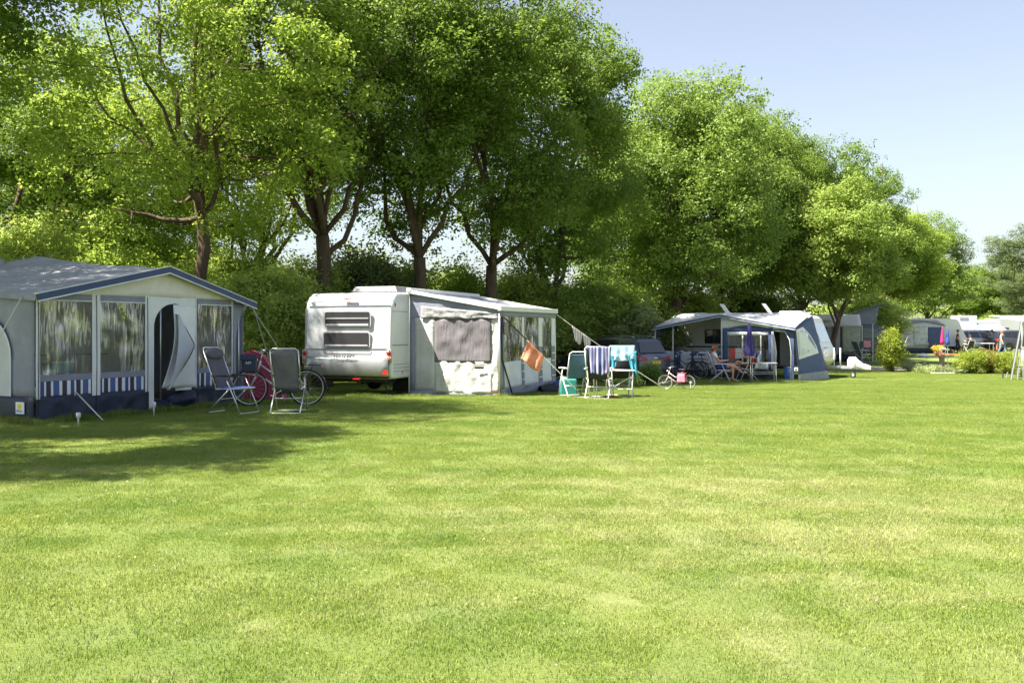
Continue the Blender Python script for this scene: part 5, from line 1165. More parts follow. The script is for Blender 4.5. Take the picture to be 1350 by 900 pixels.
for px in (864, 887.5, 951.5):
    m = MB(); m.tube([(S3(px), -.03, 0), (S3(px), -.03, rz3(S3(px))-.05)], .024, 7); m.build('porch_pole', STEELW, aw3, smooth=True)
# closed front with framed window
a0, a1_, b0, b1 = S3(953), S3(959), S3(1013), S3(1019)
m = MB()
panel(m, a0, a1_, .2, 2.0, -.01, 3, 8, .006); panel(m, b0, b1, .4, 2.0, -.01, 3, 8, .006); panel(m, a0, b1, lambda s: 1.84-.0*s, lambda s: 1.86+.22*math.sin(max(0, min(1, (s-a0)/(b1-a0)))*math.pi)**.7, -.01, 20, 3, .004)
m.build('window_surround', BLUEC, aw3, smooth=True, thick=.008)
m = MB(); panel(m, sp3, S3(1047), lambda s: min(1.9+.2*math.sin(max(0, min(1, (s-a0)/(b1-a0)))*math.pi)**.7, rz3(s)-.06), lambda s: rz3(s)-.04, .0, 26, 3, .004); m.build('gable', TWHITE, aw3, smooth=True, thick=.006)
m = MB(); panel(m, a1_, b0, .62, 1.84, .0, 14, 12, .02, 4); m.build('front_window', pvc('porch_window_foil', (.85, .86, .85), .14, .3, 6), aw3, smooth=True)
m = MB(); panel(m, a1_, b0, 1.72, 1.85, -.02, 14, 2, .01); panel(m, a1_, b0, .42, .63, -.012, 14, 3, .01)
for px in (979, 991, 1003): panel(m, S3(px)-.025, S3(px)+.025, .6, 1.75, -.018, 1, 6, .003)
m.build('window_border', TWHITE, aw3, smooth=True, thick=.006)
# door flap and opening
m = MB(); m.grid(lambda u, v: (S3(1018)+(S3(1026)-S3(1018))*u*(.35+.65*math.sin(v*2.6)), -.05-.10*math.sin(u*7+v*2)-.1*u, 1.86-1.45*v), 8, 14); m.build('door_flap', TLIGHT, aw3, smooth=True, thick=.006)
pts_ = [(S3(1019), 1.9), (S3(1035), 1.86), (S3(1041), 1.55), (S3(1043), 1.1), (S3(1043), .02), (E3, .02), (E3, 1.94), (S3(1019), 1.96)]
m = MB(); m.prism([(a, -.01, b) for a, b in pts_], (0, .012, 0)); m.build('door_surround', BLUEC, aw3)
m = MB(); m.tube([(a, -.03, b) for a, b in pts_[:5]], .016, 5); m.build('piping', TWHITE, aw3, smooth=True)
# flared right end
def fl3(u, v): return (E3+.02+.58*u*(1-.85*v)+.16*(1-v), 2.45*u, (2.0+.50*u)*v)
m = MB(); m.grid(fl3, 10, 12); m.build('flared_end', BLUEC, aw3, smooth=True, thick=.008)
def offq(pts, m_, nm, k=.02): MB().poly([tuple(Vector(fl3(u, v))+Vector((k, -k*1.6, 0))) for u, v in pts]).build(nm, m_, aw3, thick=.006)
offq([(.06, .40), (.85, .42), (.82, .55), (.66, .75), (.40, .93), (.06, .95)], TWHITE, 'window_border')
offq([(.42, .48), (.78, .50), (.76, .58), (.62, .74), (.47, .86)], PVC2, 'end_window', .035)
offq([(.10, .46), (.36, .47), (.38, .88), (.11, .89)], mat('pale_foil', (.42, .46, .42), .25, var=.3, bump=.6, bscale=6), 'end_window', .035)
offq([(0, 0), (1, 0), (1, .13), (0, .13)], mat('grey_mud_flap', (.28, .31, .33), .7, var=.2, bump=.5), 'mud_flap', .03)
m = MB(); m.box((E3+.10, -.06, .45), (.24, .02, .26)); bdg = m.build('badge', NAVY, aw3, loc=(0, 0, 0)); 
m = MB(); m.box((E3+.10, -.075, .45), (.14, .01, .14)); m.build('emblem_plate', TWHITE, bdg); MB().prism([(E3+.055, -.082, .40), (E3+.145, -.082, .40), (E3+.10, -.082, .48)], (0, -.004, 0)).build('emblem', BLACKP, bdg)
fc = MB(); fc.box((E3/2, 1.2, .008), (E3-.1, 2.3, .012)); fc.build('ground_sheet', mat('ground_sheet_grey', (.1, .1, .1), .8), aw3)

cv3 = caravan('caravan', 'white caravan whose sloping nose and roof show behind the porch awning', L3(-.5, 2.5), th3-R(90), L=6.6, W=2.25, H=2.56, nose=.75, group='white touring caravans')
cwindow(cv3, S3(898)+.62, 1.35, S3(917)+.75, 1.95, .004, 'x', 1, DGLASS, BLACKP)
MB().box((.01, 2.6, 1.22), (.014, 3.4, .06)).build('side_stripe', DARKST, cv3)
dd = prect(MB(), rrect(4.2, .5, 4.85, 2.2, .06), .004, .02, 'x', 1).build('door', mat('dark_door', (.05, .04, .045), .4), cv3)
prect(MB(), rrect(5.3, .55, 6.0, 2.25, .12), .004, .02, 'x', 1).build('door', mat('pale_door', (.50, .48, .45), .4), cv3, bevel=.008)
# nose window follows the sloping front
ns0, ns1 = Vector((0, 6.6-.75+.17, 2.56-.18)), Vector((0, 6.6-.18, 1.35)); nd_ = (ns1-ns0); nn = Vector((0, -nd_.z, nd_.y)).normalized(); nn = nn if nn.y > 0 else -nn
def npt(x, f, k): p = ns0+nd_*f+nn*k; return (x, p.y, p.z)
MB().poly([npt(-.35, .2, .012), npt(-1.9, .2, .012), npt(-1.95, .92, .012), npt(-.30, .92, .012)]).build('nose_window', mat('pale_reflecting_window', (.30, .36, .42), .08, coat=.8, spec=.8), cv3, thick=.02)
for x in (-.5, -1.75): MB().box((x, 6.59, .98), (.2, .03, .08)).build('front_lamp', AMBL, cv3, bevel=.01)
MB().tube([(-.35, 6.52, 1.2), (-.35, 6.6, 1.22), (-.7, 6.6, 1.22), (-.7, 6.52, 1.2)], .012, 6).build('grab_handle', BLACKP, cv3)
hatch(cv3, (-.9, 1.2, 2.6), .5, .5, .12); hatch(cv3, (-1.0, 5.1, 2.62), .8, 1.0, .16)
for y in (2.45, 4.25):
    q = MB(); q.bar((-.9, y, 2.58), (-.9, y-.32, 3.02), .55, .03, up=(0, 1, 0)); q.build('open_roof_hatch', WHITEP, cv3, bevel=.01)
m = MB(); m.bar((-.75, 6.4, .42), (-1.1, 8.05, .42), .06, .10); m.bar((-1.5, 6.4, .42), (-1.15, 8.05, .42), .06, .10); m.box((-1.125, 6.8, .45), (1.2, .5, .04)); m.build('drawbar', mat('galvanised', (.45, .47, .48), .4, .5), cv3)
m = MB(); m.tube([(-1.0, 7.6, .6), (-1.0, 7.6, .16)], .025, 8); m.build('jockey_leg', BLACKP, cv3); wheel(cv3, (-1.0, 7.52, .11), .11, .07, name='jockey_wheel')
for k in (0, .28): MB().tube([(-1.1+k*.5, 6.75+k, .45), (-1.1+k*.5, 6.75+k, 1.2)], .028, 7).build('carrier_post', STEELW, cv3, smooth=True)
m = MB(); m.grid(lambda u, v: (lambda a: (-1.12+(.24-.10*v)*math.cos(a)*(1+.1*math.sin(3*a)), 8.15+.75*(v-.3)*.9+(.26*(1-v*.4))*math.sin(a), .36+(.55*(1-v)**1.1+.16)*max(0, math.sin(u*math.pi))**.5))(u*math.pi), 16, 12)
m = MB()
hc = [(7.3, .56, .16, .18), (7.36, .60, .20, .24), (7.58, .61, .20, .24), (7.7, .54, .16, .18), (7.88, .46, .13, .12), (8.08, .42, .15, .10), (8.2, .40, .12, .07)]
m.grid(lambda u, v: (lambda q, f, a: (-1.12+(hc[q][2]*(1-f)+hc[q+1][2]*f)*math.copysign(abs(math.cos(a))**.6, math.cos(a))*(1+.08*math.sin(7*a+q)), hc[q][0]*(1-f)+hc[q+1][0]*f, (hc[q][1]*(1-f)+hc[q+1][1]*f)+(hc[q][3]*(1-f)+hc[q+1][3]*f)*math.copysign(abs(math.sin(a))**.6, math.sin(a))+.02*fbm(a*2, v*6)))(min(5, int(v*6)), v*6-min(5, int(v*6)), u*2*math.pi), 24, 24)
m.build('hitch_cover', mat('white_cover', (.56, .56, .58), .6, var=.1, bump=1.0, bscale=5), cv3, smooth=True)

# ---- people and things before it ----
HAIRB = mat('auburn_hair', (.22, .085, .035), .6, var=.3, scale=20, bump=.6, bscale=40)
WSHIRT = mat('white_shirt', (.70, .66, .68), .8, var=.08)
BSHORT = mat('blue_shorts', (.03, .06, .28), .8, var=.15)
d = 37.0
pw = G(950, d)
recliner('folding_chair', 'white framed folding chair with blue back under the reading woman', pw+Vector((0, 0, 0)), R(-8), mat('blue_chair_cloth', (.03, .05, .22), .7), None, STEELW, head=False, hi=1.15)
JW = dict(pelvis=(-.08, 0, .60), chest=(-.24, 0, .95), neck=(-.25, 0, 1.12), head=(-.19, 0, 1.24), look=(1, 0, -.35),
  lshoulder=(-.24, .18, 1.03), lelbow=(-.06, .25, .76), lhand=(.20, .14, .80), rshoulder=(-.24, -.18, 1.03), relbow=(-.06, -.25, .76), rhand=(.20, -.13, .80),
  lhip=(-.04, .10, .57), lknee=(.40, .12, .66), lankle=(.80, .0, .34), ltoe=(.98, -.02, .36), rhip=(-.04, -.10, .57), rknee=(.42, -.10, .60), rankle=(.44, -.10, .10), rtoe=(.62, -.10, .04))
person('woman with auburn hair in white shirt and blue shorts reading in a folding chair', pw, R(-8), JW, WSHIRT, BSHORT, HAIRB, hairlen=1)
pm_ = G(984, 37.9)
recliner('folding_chair', 'white framed folding chair under the man with the red newspaper', pm_, R(186), mat('blue_chair_cloth', (.03, .05, .22), .7), None, STEELW, head=False, hi=1.1)
JM = dict(pelvis=(-.08, 0, .58), chest=(-.22, 0, .92), neck=(-.22, 0, 1.09), head=(-.17, 0, 1.22), look=(1, 0, -.2),
  lshoulder=(-.22, .20, 1.02), lelbow=(.02, .27, .86), lhand=(.26, .24, 1.02), rshoulder=(-.22, -.20, 1.02), relbow=(.02, -.27, .86), rhand=(.26, -.24, 1.02),
  lhip=(-.04, .10, .56), lknee=(.40, .13, .74), lankle=(.68, .12, .36), ltoe=(.86, .12, .34), rhip=(-.04, -.10, .56), rknee=(.42, -.10, .62), rankle=(.52, -.10, .10), rtoe=(.70, -.10, .04))
person('man in dark cap and white shirt lounging behind the red newspaper', pm_, R(186), JM, WSHIRT, mat('brown_shorts', (.20, .12, .07), .8), mat('dark_hair', (.05, .03, .02), .6), cap=BLACKP)
np_ = thing('newspaper', 'open red and white newspaper held up by the man in the cap', 'newspaper', pm_+Vector((-.42, -.02, 1.02)), R(16))
m = MB(); m.grid(lambda u, v: (-.30+.30*u, -.10+.12*u, -.19+.38*v+.02*u), 4, 4); m.build('red_page', mat('red_print', (.42, .05, .05), .6, var=.25, scale=14), np_, thick=.004)
m = MB(); m.grid(lambda u, v: (.0+.26*u, .02-.12*u+.0, -.19+.38*v+.02), 4, 4); m.build('printed_page', stripes_mat('newsprint', [(.62, .62, .62), (.12, .12, .14), (.55, .5, .5)], 2, 18, trans=0), np_, thick=.004)

# parasol
ps = thing('parasol', 'closed dark violet parasol on a thin pole in front of the porch awning', 'parasol', G(988, 36.6), 0)
MB().tube([(0, 0, 0), (0, 0, 2.15)], .018, 7).build('pole', DARKST, ps, smooth=True)
m = MB(); m.grid(lambda u, v: (lambda a, r_: (r_*math.cos(a)*(1+.22*math.sin(6*a)), r_*math.sin(a)*(1+.22*math.sin(6*a)), 2.18-1.22*v))(u*2*math.pi, .02+.17*v**.9*(1 if v < .95 else .85)), 36, 12); m.build('canopy', mat('violet_cloth', (.035, .025, .16), .7, var=.2, bump=.4), ps, smooth=True)
MB().lathe([(0, 0), (.2, 0), (.2, .04), (.03, .07), (.03, .2), (0, .2)], 14).build('base', DARKST, ps)
# folding table with bottles
ft = thing('folding_table', 'white folding table beside the closed violet parasol', 'table', G(1006, 36.9), R(-6))
MB().box((0, 0, .70), (.95, .6, .03)).build('tabletop', mat('pale_tabletop', (.55, .55, .52), .5), ft, bevel=.006)
for i, j in ((-1, -1), (1, -1), (1, 1), (-1, 1)): MB().tube([(i*.42, j*.25, .69), (i*.44, j*.27, 0)], .014, 6).build('leg', STEELW, ft, smooth=True)
m = MB(); m.tube([(-.43, .26, .35), (.43, .26, .35)], .01, 5); m.tube([(-.43, -.26, .3), (.43, .26, .3)], .008, 5); m.build('brace', STEELW, ft)
for px, hh, mm, lab in ((992, .22, mat('red_bottle', (.55, .03, .03), .35), 'red bottle nearest the parasol pole on the white table'), (996, .18, mat('dark_red_pot', (.22, .02, .03), .4), 'dark red pot between the bottles on the white table'), (999.5, .26, TWHITE, 'white bottle at the right of the red ones on the table')):
    t = thing('bottle', lab, 'bottle', G(px, 36.75)+Vector((0, 0, .716)), 0, 'bottles on the white table'); MB().lathe([(0, 0), (.05, 0), (.05, hh*.65), (.02, hh*.8), (.02, hh*.9)], 12).build('flask', mm, t, smooth=True); MB().lathe([(.024, hh*.88), (.024, hh), (0, hh)], 10).build('cap', TWHITE, t)
bn = thing('waste_bin', 'tall blue plastic bin in the doorway of the porch awning', 'bin', L3(S3(1037), .25), th3)
MB().box((0, 0, .24), (.26, .24, .48), taper=1.15).build('tub', mat('blue_bin', (.04, .10, .30), .5), bn, bevel=.02); MB().box((0, 0, .50), (.32, .30, .04)).build('lid', mat('blue_bin', (.04, .1, .3), .5), bn, bevel=.01)
bicycle('city_bicycle', 'black city bicycle leaning at the open porch with its front to the left', L3(S3(911), -.45), th3+R(180), DARKST, .35, lean=R(-4), group='bicycles by the porch awning')
bicycle('city_bicycle', 'second black bicycle standing just behind the reading woman', L3(S3(938), -.30), th3+R(4), DARKST, .35, lean=R(4), group='bicycles by the porch awning')
kb = bicycle('child_bicycle', 'small white and pink child bicycle standing on the grass', G(892, 29.2), R(158), mat('pale_pink_paint', (.72, .52, .58), .35), .215, tyre=mat('worn_grey_tyre', (.16, .14, .12), .8), lean=R(-2), rack=False)
kg = thing('pannier_bag', 'pink double pannier bag over the rear wheel of the child bicycle', 'bag', G(899, 29.1)+Vector((0, 0, .40)), R(158))
PK = mat('pink_bag', (.70, .22, .33), .7, var=.35, scale=9)
for y in (-.11, .11): MB().box((0, y, -.06), (.25, .07, .24), taper=.85).build('bag_side', PK, kg, bevel=.03)
MB().box((0, 0, .08), (.24, .22, .02)).build('bag_top', mat('red_bag_top', (.55, .05, .06), .7), kg, bevel=.008)
gp = thing('guy_peg', 'tall clear peg standing in the grass right of the child bicycle', 'tent peg', G(910.5, 29.5), 0); MB().lathe([(0, 0), (.008, 0), (.012, .18), (0, .18)], 8).build('spike', STEELW, gp); MB().ell((0, 0, .2), (.03, .03, .035), 8, 6).build('knob', TWHITE, gp, smooth=True)

# ---------------- beyond ----------------
def simple_awning(label, loc, rz, Lx, D, H, front, roofm, skirt=NAVY, hf=1.9, win=None, group=None, porch=False, gable=.35, panel_m=None):
    t = thing('awning', label, 'awning', loc, rz, group)
    m = MB(); m.grid(lambda u, v: (-.08+(Lx+.16)*u, -.1+(D+.1)*v, hf+gable*(1-abs(u-.5)*2)*(1-v)+(H-hf)*v-.05*math.sin(v*3.1)+.02*fbm(u*5, v*3)), 24, 8); m.build('roof', roofm, t, smooth=True, thick=.012)
    if not porch:
        m = MB(); panel(m, 0, Lx, .35, lambda s: hf+gable*(1-abs(s/Lx-.5)*2)-.03, 0, 24, 8, .02); m.build('front_wall', front, t, smooth=True, thick=.006)
        m = MB(); panel(m, 0, Lx, 0, .37, -.01, 20, 3, .03); m.build('skirt', skirt, t, smooth=True, thick=.006)
    for x in (0, Lx):
        q = MB(); panel(q, 0, D, .02, lambda s: hf+(H-hf)*s/D-.03, 0, 8, 8, .02); m = MB(); m.add([(x+y, a, z) for a, y, z in q.v], q.f); m.build('side_wall', front, t, smooth=True, thick=.006)
    for i, (x0, x1, mm) in enumerate(win or []):
        m = MB(); panel(m, x0*Lx, x1*Lx, .55 if mm is not BLUEC else .4, hf-.15, -.035, 8, 8, .01, i); m.build('window', mm, t, smooth=True, thick=.006)
    return t
FOILP = mat('pale_window_foil', (.40, .46, .52), .2, var=.35, scale=3, bump=.8, bscale=5)
# white gabled awning + camper van
A4 = G(1096, 56); t4 = thing('awning', 'white gabled awning with dark striped side between the caravan nose and the camper van', 'awning', A4, R(-14))
m = MB(); m.grid(lambda u, v: (-.9+3.0*v*1.0-.0, -.2+2.6*u if 0 else -.1+2.4*u, 1.95+.95*(1-abs(u-.6)/.6)*1 if u < .6 else 1.95+.95*(1-(u-.6)/.4)), 10, 3)
m = MB()
def r4(u, v): return (-1.0+2.6*u, -.1+2.3*v, (1.95+.72*min(v/.55, (1-v)/.45))+.03*fbm(u*4, v*4))
m.grid(r4, 14, 14); m.build('roof', mat('cream_white_roof', (.66, .65, .62), .6, var=.1, bump=.4), t4, smooth=True, thick=.015)
m = MB(); panel(m, -1, 1.55, .35, 2.0, -.06, 14, 8, .03); m.build('front_wall', stripes_mat('diagonal_dark_cloth', [(.10, .10, .12), (.42, .42, .44), (.08, .08, .10), (.25, .26, .28)], 0, 1.1), t4, smooth=True, thick=.006)
m = MB(); panel(m, .55, 1.55, .5, 1.95, -.09, 8, 8, .02); m.build('window', mat('pale_green_foil', (.42, .44, .36), .3, var=.3, bump=.5), t4, smooth=True, thick=.006)
m = MB(); panel(m, -1, 1.55, 0, .38, -.07, 12, 3, .04); m.build('skirt', NAVY, t4, smooth=True, thick=.006)
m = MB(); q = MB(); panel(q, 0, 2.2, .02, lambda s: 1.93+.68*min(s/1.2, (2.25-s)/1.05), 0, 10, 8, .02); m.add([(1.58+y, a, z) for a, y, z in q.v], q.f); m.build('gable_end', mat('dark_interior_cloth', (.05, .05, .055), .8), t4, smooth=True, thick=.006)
m = MB(); m.tube([(1.62, -.08, 0), (1.62, -.08, 2.0)], .03, 7); m.tube([(2.2, 0, 0), (2.2, .1, 2.1)], .025, 7); m.build('pole', STEELW, t4)
hatch(t4, (-.6, .4, 2.35), 1.3, .7, .12, m=WHITEP, name='roof_box')
vn = thing('camper_van', 'dark blue camper van with raised pop-up roof behind the white gabled awning', 'camper van', G(1131, 58.6), R(-103))
VANP = mat('dark_van_paint', (.03, .045, .10), .22, .3, var=.05, coat=.8)
P = [(-2.4, .35), (-2.45, 1.2), (-2.35, 1.9), (-2.1, 2.02), (.9, 2.02), (1.25, 1.9), (1.95, 1.22), (2.4, 1.05), (2.5, .7), (2.45, .35)]
m = MB(); m.prism([(.95, y, z) for y, z in P], (-1.9, 0, 0)); m.build('body', VANP, vn, bevel=.07)
for s in (-1, 1):
    for pts in ([(.15, 1.28), (1.0, 1.28), (1.0, 1.78), (.15, 1.85)], [(1.08, 1.28), (1.72, 1.28), (1.2, 1.72), (1.08, 1.78)], [(-1.9, 1.28), (-.1, 1.28), (-.1, 1.85), (-1.9, 1.85)]):
        MB().prism([(s*.955, y, z) for y, z in pts], (s*.008, 0, 0)).build('side_window', mat('van_glass', (.10, .16, .20), .06, coat=.6), vn)
    for y in (-1.5, 1.55): wheel(vn, (s*.86, y, .34), .34, .22)
    MB().ell((s*1.06, 1.45, 1.3), (.1, .07, .13), 10, 8).build('mirror', BLACKP, vn, smooth=True)
    MB().ell((s*.7, 2.46, .85), (.18, .06, .10), 10, 8).build('headlight', mat('headlight_glass', (.5, .5, .5), .1), vn, smooth=True)
MB().poly([(-.82, 1.30, 1.90), (.82, 1.30, 1.90), (.88, 1.97, 1.26), (-.88, 1.97, 1.26)]).build('windscreen', DGLASS, vn, thick=.02)
MB().box((0, 2.48, .5), (1.8, .12, .3)).build('bumper', BLACKP, vn, bevel=.04)
m = MB(); m.prism([(.72, -2.0, 2.03), (.72, .9, 2.03), (.72, 1.1, 3.15), (.72, -1.0, 2.5)], (-1.44, 0, 0)); m.build('pop_up_tent', mat('grey_canvas', (.20, .23, .28), .8, var=.12, bump=.5), vn)
m = MB(); m.bar((0, -2.1, 2.12), (0, 1.3, 3.24), 1.6, .09, up=(0, 0, 1)); m.build('pop_up_roof', VANP, vn, bevel=.02)
GCH = mat('grey_green_chair_cloth', (.20, .27, .28), .7)
recliner('folding_chair', 'grey-green folding chair with pink towel beside the camper van', G(1136, 54.5), R(20), GCH, GCH, STEELW, head=False, group='chairs by the camper van')
recliner('folding_chair', 'grey-green folding chair beside the pole of the white gabled awning', G(1127, 54.8), R(200), GCH, GCH, STEELW, head=False, group='chairs by the camper van')
cloth_obj('towel', 'pale pink towel over the back of the grey-green chair', 'towel', [(-.2, 0, 0), (.2, 0, 0), (.2, -.03, -.36), (-.2, -.03, -.36)], mat('pale_pink_towel', (.75, .33, .38), .85), amp=.04).location = G(1142, 54.4)+Vector((0, -.1, 1.18))

# wide grey awning and its caravan
cvx = caravan('caravan', 'white caravan attached behind the wide grey awning with blue panel', G(1166, 75)+Vector((0, 0, 0)), R(-96), L=6.0, W=2.2, H=2.55, group='white touring caravans')
cwindow(cvx, 1.0, 1.3, 2.0, 1.9, .004, 'x', 1, DGLASS)
simple_awning('wide grey awning with a blue panel and navy skirt', G(1188, 73), R(-6), 3.1, 2.4, 2.5, TLIGHT, mat('grey_blue_roof', (.34, .36, .41), .6, var=.15, bump=.5), win=[(.28, .62, FOILP), (.60, .92, BLUEC)], hf=2.05, gable=.3)
q = MB(); tl = thing('floodlight_mast', 'slim pale mast with small tilted dish above the wide grey awning', 'mast', G(1182, 76), 0); MB().tube([(0, 0, 0), (0, 0, 3.9)], .05, 7).build('pole', ALU, tl); MB().lathe([(0, .1), (.2, .08), (.34, .0), (.33, -.02), (0, .04)], 14, (-.45, 0, 2.9), 'x').build('dish', ALU, tl, smooth=True)
recliner('folding_chair', 'dark folding chair standing left of the wide grey awning', G(1186, 70.5), R(160), BLACKP, None, STEELW, head=False)

# wooden post with tap, slab, flowers
po = thing('wooden_post', 'grey wooden service post with white box on its top', 'post', G(1241.5, 44.2), R(12))
MB().box((0, 0, .42), (.17, .17, .84)).build('post', mat('weathered_wood', (.22, .20, .18), .9, var=.3, bump=.8, bscale=20, aniso=(3, 3, .4)), po, bevel=.01)
MB().box((.01, -.02, 1.0), (.24, .2, .26)).build('socket_box', mat('white_plastic', (.66, .66, .66), .5), po, bevel=.03); MB().box((.01, -.125, .98), (.12, .01, .12)).build('socket_door', BLACKP, po); MB().tube([(.1, -.05, .9), (.22, -.1, .6), (.22, -.1, .02)], .02, 6).build('cable', STEELW, po, smooth=True)
sl_ = MB().box((0, 0, .03), (.95, .45, .06)).build('concrete_slab', mat('concrete', (.42, .40, .37), .9, var=.2, bump=.4), None, bevel=.015, loc=G(1242, 43.7)); tag(sl_, 'flat concrete slab in the grass at the foot of the wooden post', 'slab')
fb = thing('hanging_basket', 'basket of yellow and pink flowers hanging on the wooden post', 'flower basket', G(1236, 44.1)+Vector((0, 0, .82)), 0)
MB().lathe([(0, -.05), (.13, 0), (.17, .14), (0, .14)], 14).build('basket', mat('brown_basket', (.20, .10, .06), .9, bump=.8), fb, smooth=True)
rs = np.random.RandomState(4)
def flowers(n, c, r, L, mt, nm):
    V, q = leaves_np(np.array([c]), np.array([r]), n, L, rs, flat=.6); me = leaf_mesh(nm, V, q, mt); o = bpy.data.objects.new(nm, me); COL.objects.link(o); o.parent = fb; o['kind'] = 'stuff'
flowers(300, (0, 0, .30), .2, .06, mat('yellow_petals', (.75, .52, .04), .7, trans=.2), 'yellow_flowers'); flowers(200, (.0, -.06, .04), .17, .05, mat('pink_petals', (.65, .22, .20), .7, trans=.2), 'pink_flowers'); flowers(120, (0, 0, .16), .2, .05, LEAF['dark'], 'leaves')
MB().tube([(.0, 0, .14), (.08, 0, .3), (.2, 0, .22)], .01, 5).build('hook', DARKST, fb)
tw2 = thing('pop_up_canopy', 'small white folded canopy lying on the grass before the wide grey awning', 'canopy', G(1219, 64), .2); MB().grid(lambda u, v: (1.3*(u-.5), .9*(v-.5), .03+.20*max(0, 1-abs(u-.42)*2.4)*math.sin(v*3.14)), 12, 8).build('sheet', TWHITE, tw2, smooth=True, thick=.01); MB().box((-.45, -.3, .04), (.3, .2, .06)).build('bag', BLACKP, tw2, bevel=.02)
om = MB().grid(lambda u, v: (1.4*(u-.5), 2.6*(v-.5), .03+.05*fbm(u*3, v*3)), 12, 8).build('picnic_blanket', mat('red_orange_blanket', (.75, .12, .07), .8, var=.15), None, smooth=True, thick=.01, loc=G(1253, 68)); tag(om, 'red orange blanket spread on the grass behind the wooden post', 'blanket')

# small parasols, people and the far row
def closed_parasol(label, px, d, h, mm):
    t = thing('parasol', label, 'parasol', G(px, d), 0); MB().tube([(0, 0, 0), (0, 0, h)], .025, 6).build('pole', ALU, t); MB().lathe([(.01, h), (.06, h-.3), (.14, h-1.0), (.17, h-1.2), (0, h-1.3)], 12).build('canopy', mm, t, smooth=True)
closed_parasol('closed magenta parasol at the right corner of the wide grey awning', 1242, 70, 1.95, mat('magenta_cloth', (.35, .02, .14), .7))
closed_parasol('closed bright blue parasol beside the magenta one', 1249, 71, 1.9, mat('bright_blue_cloth', (.03, .08, .35), .7))
def stand(stride=.18, arm=0, side=0):
    return dict(pelvis=(0, 0, .93), chest=(.02, 0, 1.28), neck=(.02, 0, 1.46), head=(.04, 0, 1.60), look=(1, 0, 0),
      lshoulder=(.02, .19, 1.38), lelbow=(-.04-arm, .26, 1.10), lhand=(.06-arm, .29, .86), rshoulder=(.02, -.19, 1.38), relbow=(.0+arm, -.27, 1.10), rhand=(.12+arm, -.30, .88),
      lhip=(0, .10, .90), lknee=(stride*.7, .11, .50), lankle=(stride, .11, .08), ltoe=(stride+.16, .11, .03), rhip=(0, -.10, .90), rknee=(-stride*.3, -.11, .50), rankle=(-stride*1.3, -.11, .10), rtoe=(-stride*1.3+.15, -.11, .03))
person('person with auburn hair, grey violet top and jeans walking behind the bushes', G(1321, 66), R(-55), stand(.22, .08), mat('grey_violet_top', (.17, .15, .24), .8), mat('light_jeans', (.16, .23, .33), .8), mat('light_auburn_hair', (.42, .16, .06), .6), shoes=TWHITE, shorts=False, sleeves=.15, hairlen=1)
bgp = thing('shopping_bag', 'red bag carried by the walking person with auburn hair', 'bag', G(1314.5, 65.8)+Vector((0, 0, .42)), .4); MB().box((0, 0, .12), (.14, .07, .3)).build('pouch', mat('salmon_bag', (.70, .16, .12), .6), bgp, bevel=.02); MB().tube([(-.05, 0, .27), (0, 0, .38), (.05, 0, .27)], .01, 5).build('handle', mat('salmon_bag', (.7, .1, .1), .6), bgp)
person('person in dark clothes stepping beside a bicycle before the far blue van', G(1262, 74), R(-20), stand(.2), mat('black_shirt', (.03, .03, .05), .8), mat('dark_jeans', (.03, .04, .09), .8), mat('dark_hair', (.05, .03, .02), .6), shoes=BLACKP, shorts=False, group=None)
person('person in pale top beside the blue parasol in the far row', G(1256, 76), R(120), stand(.12), mat('peach_top', (.65, .45, .38), .8), mat('pale_trousers', (.35, .35, .36), .8), mat('grey_hair', (.35, .33, .30), .6), shoes=BLACKP, shorts=False)
sit = {k: tuple(Vector(v_)-(Vector((0, 0, 0)))) for k, v_ in JM.items()}
chs = recliner('folding_chair', 'dark folding chair under the seated person in black in the far row', G(1277, 72), R(100), BLACKP, None, STEELW, head=False, hi=.95)
person('seated person in black seen from behind near the far caravans', G(1277, 72), R(100), JM, mat('black_shirt', (.03, .03, .05), .8), mat('dark_jeans', (.03, .04, .09), .8), mat('dark_hair', (.05, .03, .02), .6))
person('person in dark violet clothes standing at the door of the rounded caravan', G(1308, 78), R(200), stand(.08), mat('dark_violet_top', (.07, .05, .11), .8), mat('dark_violet_trousers', (.06, .05, .09), .8), mat('dark_hair', (.05, .03, .02), .6), shoes=BLACKP, shorts=False)
bicycle('city_bicycle', 'silver bicycle standing before the far blue van', G(1259, 75), R(170), ALU, .35)
GF = 'caravans of the far row'
FARW = mat('dull_white_caravan_paint', (.46, .48, .51), .35, var=.06)
def far_caravan(label, px, d, rz, L, H=2.55, win=None, paint=FARW, nose=.7):
    t = caravan('caravan', label, G(px, d), rz, L=L, W=2.2, H=H, paint=paint, nose=nose, group=GF)
    for a, b in (win or []): cwindow(t, a, 1.3, b, 1.9, .004, 'x', 1, DGLASS)
    return t
far_caravan('grey-blue caravan with white roof box right of the blue parasol', 1246, 88, R(-92), 3.6, 2.45, [(.6, 1.6)], mat('blue_grey_paint', (.24, .30, .40), .35))
v2 = thing('camper_van', 'pale blue camper van with raised white roof tent in the far row', 'camper van', G(1275, 84), R(-92))
BP2 = mat('pale_blue_paint', (.26, .32, .42), .3, coat=.4)
m = MB(); m.prism([(.95, y*1.05, z*1.0) for y, z in P], (-1.9, 0, 0)); m.build('body', BP2, v2, bevel=.07)
MB().prism([(.96, y, z) for y, z in [(-1.8, 1.25), (1.6, 1.25), (1.1, 1.8), (-1.8, 1.8)]], (.01, 0, 0)).build('side_window', DGLASS, v2)
MB().box((0, -.3, 2.45), (1.2, 1.7, .85)).build('roof_tent', mat('pale_canvas', (.50, .54, .60), .7), v2, bevel=.03); MB().box((.61, -.5, 2.6), (.02, .7, .2)).build('tent_window', mat('dim_grey', (.22, .24, .27), .5), v2)
